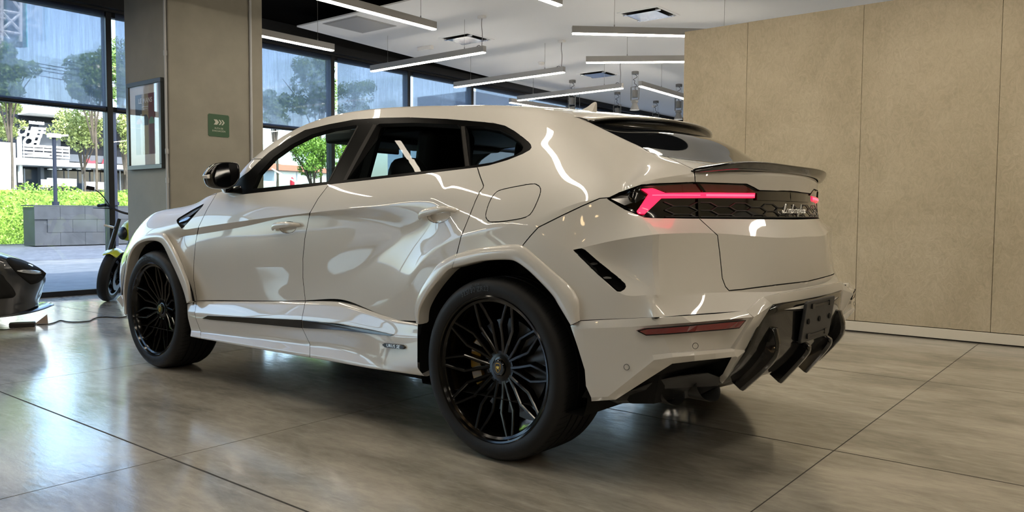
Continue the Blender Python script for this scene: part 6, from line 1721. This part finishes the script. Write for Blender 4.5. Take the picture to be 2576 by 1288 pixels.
dplate('side_intake', [(-150, 690), (-40, 682), (2, 690), (14, 704), (29, 721), (38.5, 738), (35, 746), (22, 750), (-40, 753), (-150, 752)], .003, .004, M_MATTE)
tip = [A(137, 768.5, -6.05), A(121, 752.5, -6.20), A(99, 744, -6.30)]
mb = MB()
sp = [A(-60, 803, -5.74), A(0, 801, -5.74), A(40, 796, -5.78), A(75, 790, -5.84), A(110, 781, -5.95), A(137, 769, -6.08)]
spu = [p + np.array([-.02, .0, .028]) for p in sp]
ins_ = [np.array([p[0] - .22, p[1] + (.02 if i < 4 else -.02), p[2] + .03]) for i, p in enumerate(sp)]
mb.grid([[p + np.array([-.2, 0, 0]) for p in sp], sp, [p + np.array([0, 0, .008]) for p in sp], [p + np.array([-.06, .0, .03]) for p in sp], ins_])
me = mesh_from('front_splitter', mb.v, mb.f); b2 = bmesh.new(); b2.from_mesh(me); bmesh.ops.recalc_face_normals(b2, faces=b2.faces); b2.to_mesh(me); b2.free()
me.materials.append(M_DKP); o = bpy.data.objects.new('front_splitter', me); COL.objects.link(o); o.parent = sc_; me.shade_smooth(); md = o.modifiers.new('sub', 'SUBSURF'); md.levels = 2; md.render_levels = 2; md = o.modifiers.new('solid', 'SOLIDIFY'); md.thickness = .006
for yy in (-1.75, -4.1):
    for xx in (-5.80, -7.56):
        s_ = 1 if xx > -6.5 else -1
        mb = MB(); mb.lathe([(.25, 0), (.30, .012 * s_), (.325, -.02 * s_), (.33, -.2 * s_), (.28, -.24 * s_), (.1, -.24 * s_)], 40, axis='x', origin=(xx, yy, .33)); w_ = mb.build('tyre', M_TYRE, sc_, smooth=True)
        mb = MB(); mb.lathe([(.0, -.03 * s_), (.06, -.03 * s_), (.07, -.05 * s_), (.24, -.02 * s_), (.25, .002 * s_), (.255, -.05 * s_)], 40, axis='x', origin=(xx, yy, .33)); mb.build('rim', M_RIM, sc_, smooth=True)
# ------------------------------------------------------------------ motorcycle behind the column
M_BYEL = pmat('bike_yellow', (.50, .55, .03), .3, coat=1.0); M_FORK = pmat('fork_black', (.012, .012, .014), .35, metal=.4); M_ENG = pmat('engine_dark', (.03, .03, .032), .45, metal=.6)
bike = thing('motorcycle', 'motorcycle with yellow-green front fender parked behind the concrete column', 'motorcycle', (-7.24, .69, 0), R(8))
bike.rotation_euler = (0, R(9), R(8))
# local frame: heading -y, front wheel axle at the origin's height, rear wheel at +y
def ringwheel(name, c_, Rm, r_, w, parts=True):
    def tr(p): return np.array(c_) + Rm @ np.array(p)
    def lathe(prof, n=36):
        rows = [[tr((a, rr * math.cos(2 * math.pi * j / n), rr * math.sin(2 * math.pi * j / n))) for j in range(n)] for rr, a in prof]
        return rows
    mb = MB(); mb.grid(lathe([(r_ - .085, -w * .40), (r_ - .05, -w * .5), (r_ - .018, -w * .40), (r_, -w * .12), (r_, w * .12), (r_ - .018, w * .40), (r_ - .05, w * .5), (r_ - .085, w * .40), (r_ - .085, -w * .40)]), closed=True)
    o = mb.build('tyre', M_TYRE, bike, smooth=True)
    mb = MB(); mb.grid(lathe([(r_ - .08, -w * .42), (r_ - .10, -w * .42), (r_ - .105, 0), (r_ - .10, w * .42), (r_ - .08, w * .42)]), closed=True)
    mb.grid(lathe([(.0, -.05), (.04, -.05), (.045, .05), (.0, .05)]), closed=True)
    rm = mb.build('rim', M_RIM, bike, smooth=True)
    for k in range(5):
        t = 2 * math.pi * k / 5
        mb = MB(); mb.tube([tr((0, .04 * math.cos(t), .04 * math.sin(t))), tr((0, (r_ - .10) * math.cos(t + .25), (r_ - .10) * math.sin(t + .25)))], .012, 6); mb.build('spoke', M_RIM, rm)
    for s_ in (-1, 1):
        mb = MB(); mb.grid(lathe([(.10, s_ * (w * .5 + .012)), (.16, s_ * (w * .5 + .012)), (.16, s_ * (w * .5 + .018)), (.10, s_ * (w * .5 + .018)), (.10, s_ * (w * .5 + .012))]), closed=True); mb.build('brake_disc', M_DISC, bike)
        for k in range(6):
            t = 2 * math.pi * k / 6
            mb = MB(); mb.tube([tr((s_ * (w * .5 + .014), .05 * math.cos(t), .05 * math.sin(t))), tr((s_ * (w * .5 + .014), .11 * math.cos(t + .3), .11 * math.sin(t + .3)))], .006, 5); mb.build('disc_carrier', M_FORK, bike)
STEER = np.array(Matrix.Rotation(R(38), 3, 'Z') @ Matrix.Rotation(R(4), 3, 'Y'))
fc = np.array([0, 0, .302])
ringwheel('front', fc, STEER, .302, .125)
ringwheel('rear', np.array([0, 1.42, .31]), np.eye(3), .31, .18)
def FT(p): return fc + STEER @ np.array(p)
for s_ in (-1, 1):
    mb = MB(); mb.tube([FT((s_ * .095, 0, 0)), FT((s_ * .095, .16, .38)), FT((s_ * .095, .26, .62))], [.028, .026, .024], 10); mb.build('fork_leg', M_FORK, bike, smooth=True)
    mb = MB(); mb.obox(FT((s_ * .09, .03, .06)), (STEER @ [1, 0, 0], STEER @ [0, 1, 0], STEER @ [0, 0, 1]), (.025, .05, .07)); mb.build('brake_caliper', M_FORK, bike, bevel=.01)
rows = []
for k in range(9):
    t = R(18 + 100 * k / 8)
    rr = .335
    rows.append([FT((x, rr * math.cos(t) - (.0 if abs(x) < .05 else 0), rr * math.sin(t) - (0 if abs(x) < .05 else .05))) for x in (-.082, -.06, 0, .06, .082)])
mb = MB(); mb.grid(rows); o = mb.build('front_fender', M_BYEL, bike, smooth=True, sub=1); md = o.modifiers.new('solid', 'SOLIDIFY'); md.thickness = .006
def blob(name, rows, mat, sub=2):
    mb = MB(); mb.grid(rows, closed=True); n = len(rows[0]); mb.f.append(tuple(range(n))[::-1]); mb.f.append(tuple((len(rows) - 1) * n + j for j in range(n)))
    me = mesh_from(name, mb.v, mb.f); b2 = bmesh.new(); b2.from_mesh(me); bmesh.ops.recalc_face_normals(b2, faces=b2.faces); b2.to_mesh(me); b2.free()
    me.materials.append(mat); o = bpy.data.objects.new(name, me); COL.objects.link(o); o.parent = bike; md = o.modifiers.new('sub', 'SUBSURF'); md.levels = sub; md.render_levels = sub; me.shade_smooth(); return o
def ellring(y, z, rx, rz, n=10): return [(rx * math.cos(2 * math.pi * j / n), y, z + rz * math.sin(2 * math.pi * j / n)) for j in range(n)]
blob('headlight_cowl', [ellring(.10, .80, .05, .06), ellring(.13, .81, .12, .12), ellring(.24, .84, .15, .14), ellring(.34, .88, .10, .10)], M_BYEL)
blob('headlight', [ellring(.06, .78, .03, .03), ellring(.09, .79, .08, .08), ellring(.12, .80, .09, .09)], M_FORK)
blob('fuel_tank', [ellring(.36, .86, .10, .07), ellring(.48, .90, .17, .12), ellring(.66, .90, .17, .13), ellring(.86, .80, .10, .07)], M_BYEL)
blob('seat', [ellring(.84, .80, .10, .04), ellring(1.0, .80, .14, .05), ellring(1.25, .85, .12, .05), ellring(1.5, .93, .06, .03)], M_LEATHER)
blob('tail_cowl', [ellring(1.0, .74, .10, .05), ellring(1.3, .80, .10, .06), ellring(1.62, .92, .05, .03)], M_BYEL)
blob('engine', [ellring(.42, .45, .14, .12), ellring(.55, .42, .20, .20), ellring(.85, .40, .20, .19), ellring(1.0, .40, .12, .10)], M_ENG, 1)
for s_ in (-1, 1):
    mb = MB(); mb.tube([(s_ * .10, .28, .86), (s_ * .16, .55, .62), (s_ * .16, .95, .45)], .028, 8); mb.build('frame_spar', M_FORK, bike, smooth=True)
    mb = MB(); mb.tube([(s_ * .10, .95, .38), (s_ * .11, 1.42, .31)], .030, 8); mb.build('swingarm', M_FORK, bike, smooth=True)
hb_ = bsp([FT((-.40, .44, .70)), FT((-.30, .36, .74)), FT((-.10, .30, .70)), FT((.10, .30, .70)), FT((.30, .36, .74)), FT((.40, .44, .70))], 4)
mb = MB(); mb.tube(hb_, .013, 8); mb.build('handlebar', M_FORK, bike, smooth=True)
for s_ in (-1, 1):
    mb = MB(); mb.tube([FT((s_ * .29, .35, .74)), FT((s_ * .41, .45, .70))], .019, 8); mb.build('grip', M_MATTE, bike, smooth=True)
    mb = MB(); mb.tube(bsp([FT((s_ * .20, .30, .72)), FT((s_ * .30, .26, .71)), FT((s_ * .42, .34, .68))], 3), .007, 6); mb.build('lever', M_FORK, bike, smooth=True)
    mb = MB(); mb.tube(bsp([FT((s_ * .25, .34, .75)), FT((s_ * .34, .30, .86)), FT((s_ * .42, .30, .90))], 3), .007, 6); mb.obox(FT((s_ * .47, .30, .91)), (STEER @ [1, 0, 0], STEER @ [0, 1, 0], STEER @ [0, 0, 1]), (.045, .010, .022)); mb.build('rear_view_mirror', M_FORK, bike, bevel=.006)
    mb = MB(); mb.tube([FT((s_ * .12, .20, .52)), FT((s_ * .22, .18, .53))], .014, 6); mb.build('indicator', M_ORNG, bike, smooth=True)
mb = MB(); mb.tube([(.12, .85, .28), (.30, .80, .03)], .012, 6); mb.build('kickstand', M_FORK, bike)
# ------------------------------------------------------------------ charger, cable and acrylic wedge on the floor
ad = thing('power_adapter', 'small black power adapter lying on the floor by the sports car', 'adapter', (-5.70, -.765, 0), R(62))
mb = MB(); mb.box(-.10, .10, -.035, .035, 0, .045); mb.build('case', M_SATIN, ad, bevel=.010, seg=3)
mb = MB(); mb.box(-.09, .09, -.0355, .0355, .021, .023); mb.build('case_seam', M_MATTE, ad)
def gz(u, v, z=.006): return on_axis(u, v, 2, z, car=False)
cp = [gz(u, v) for u, v in [(78, 817), (95, 816), (118, 815.5), (135, 812), (152, 806), (172, 809.5), (195, 810), (222, 808), (236, 801.5), (250, 798), (280, 797.5), (300, 799), (316, 796), (330, 793), (352, 791)]]
mb = MB(); mb.tube([cp[0] + np.array([-.02, -.02, .012])] + bsp(cp, 4), .0055, 6); o = mb.build('charging_cable', M_SATIN, smooth=True); tag(o, 'thin black cable running across the floor from the adapter to the car', 'cable')
cp = [gz(u, v) for u, v in [(36, 826), (22, 828), (8, 829.5), (-10, 828), (-60, 822), (-120, 815)]]
mb = MB(); mb.tube(bsp(cp, 4), .005, 6); o = mb.build('mains_cable', M_SATIN, smooth=True); tag(o, 'thin black cable leaving the adapter to the left edge', 'cable')
M_ACR = pmat('brown_acrylic', (.30, .22, .16), .15, alpha=.85)
p = gz(104, 814, 0)
mb = MB(); mb.prism([(-.055, 0, 0), (.055, 0, 0), (.05, 0, .085)], (0, .006, 0)); o = mb.build('display_wedge', M_ACR); o.location = (p[0], p[1], 0); o.rotation_euler = (0, 0, R(50)); tag(o, 'small brown triangular stand on the floor beside the cable', 'stand')
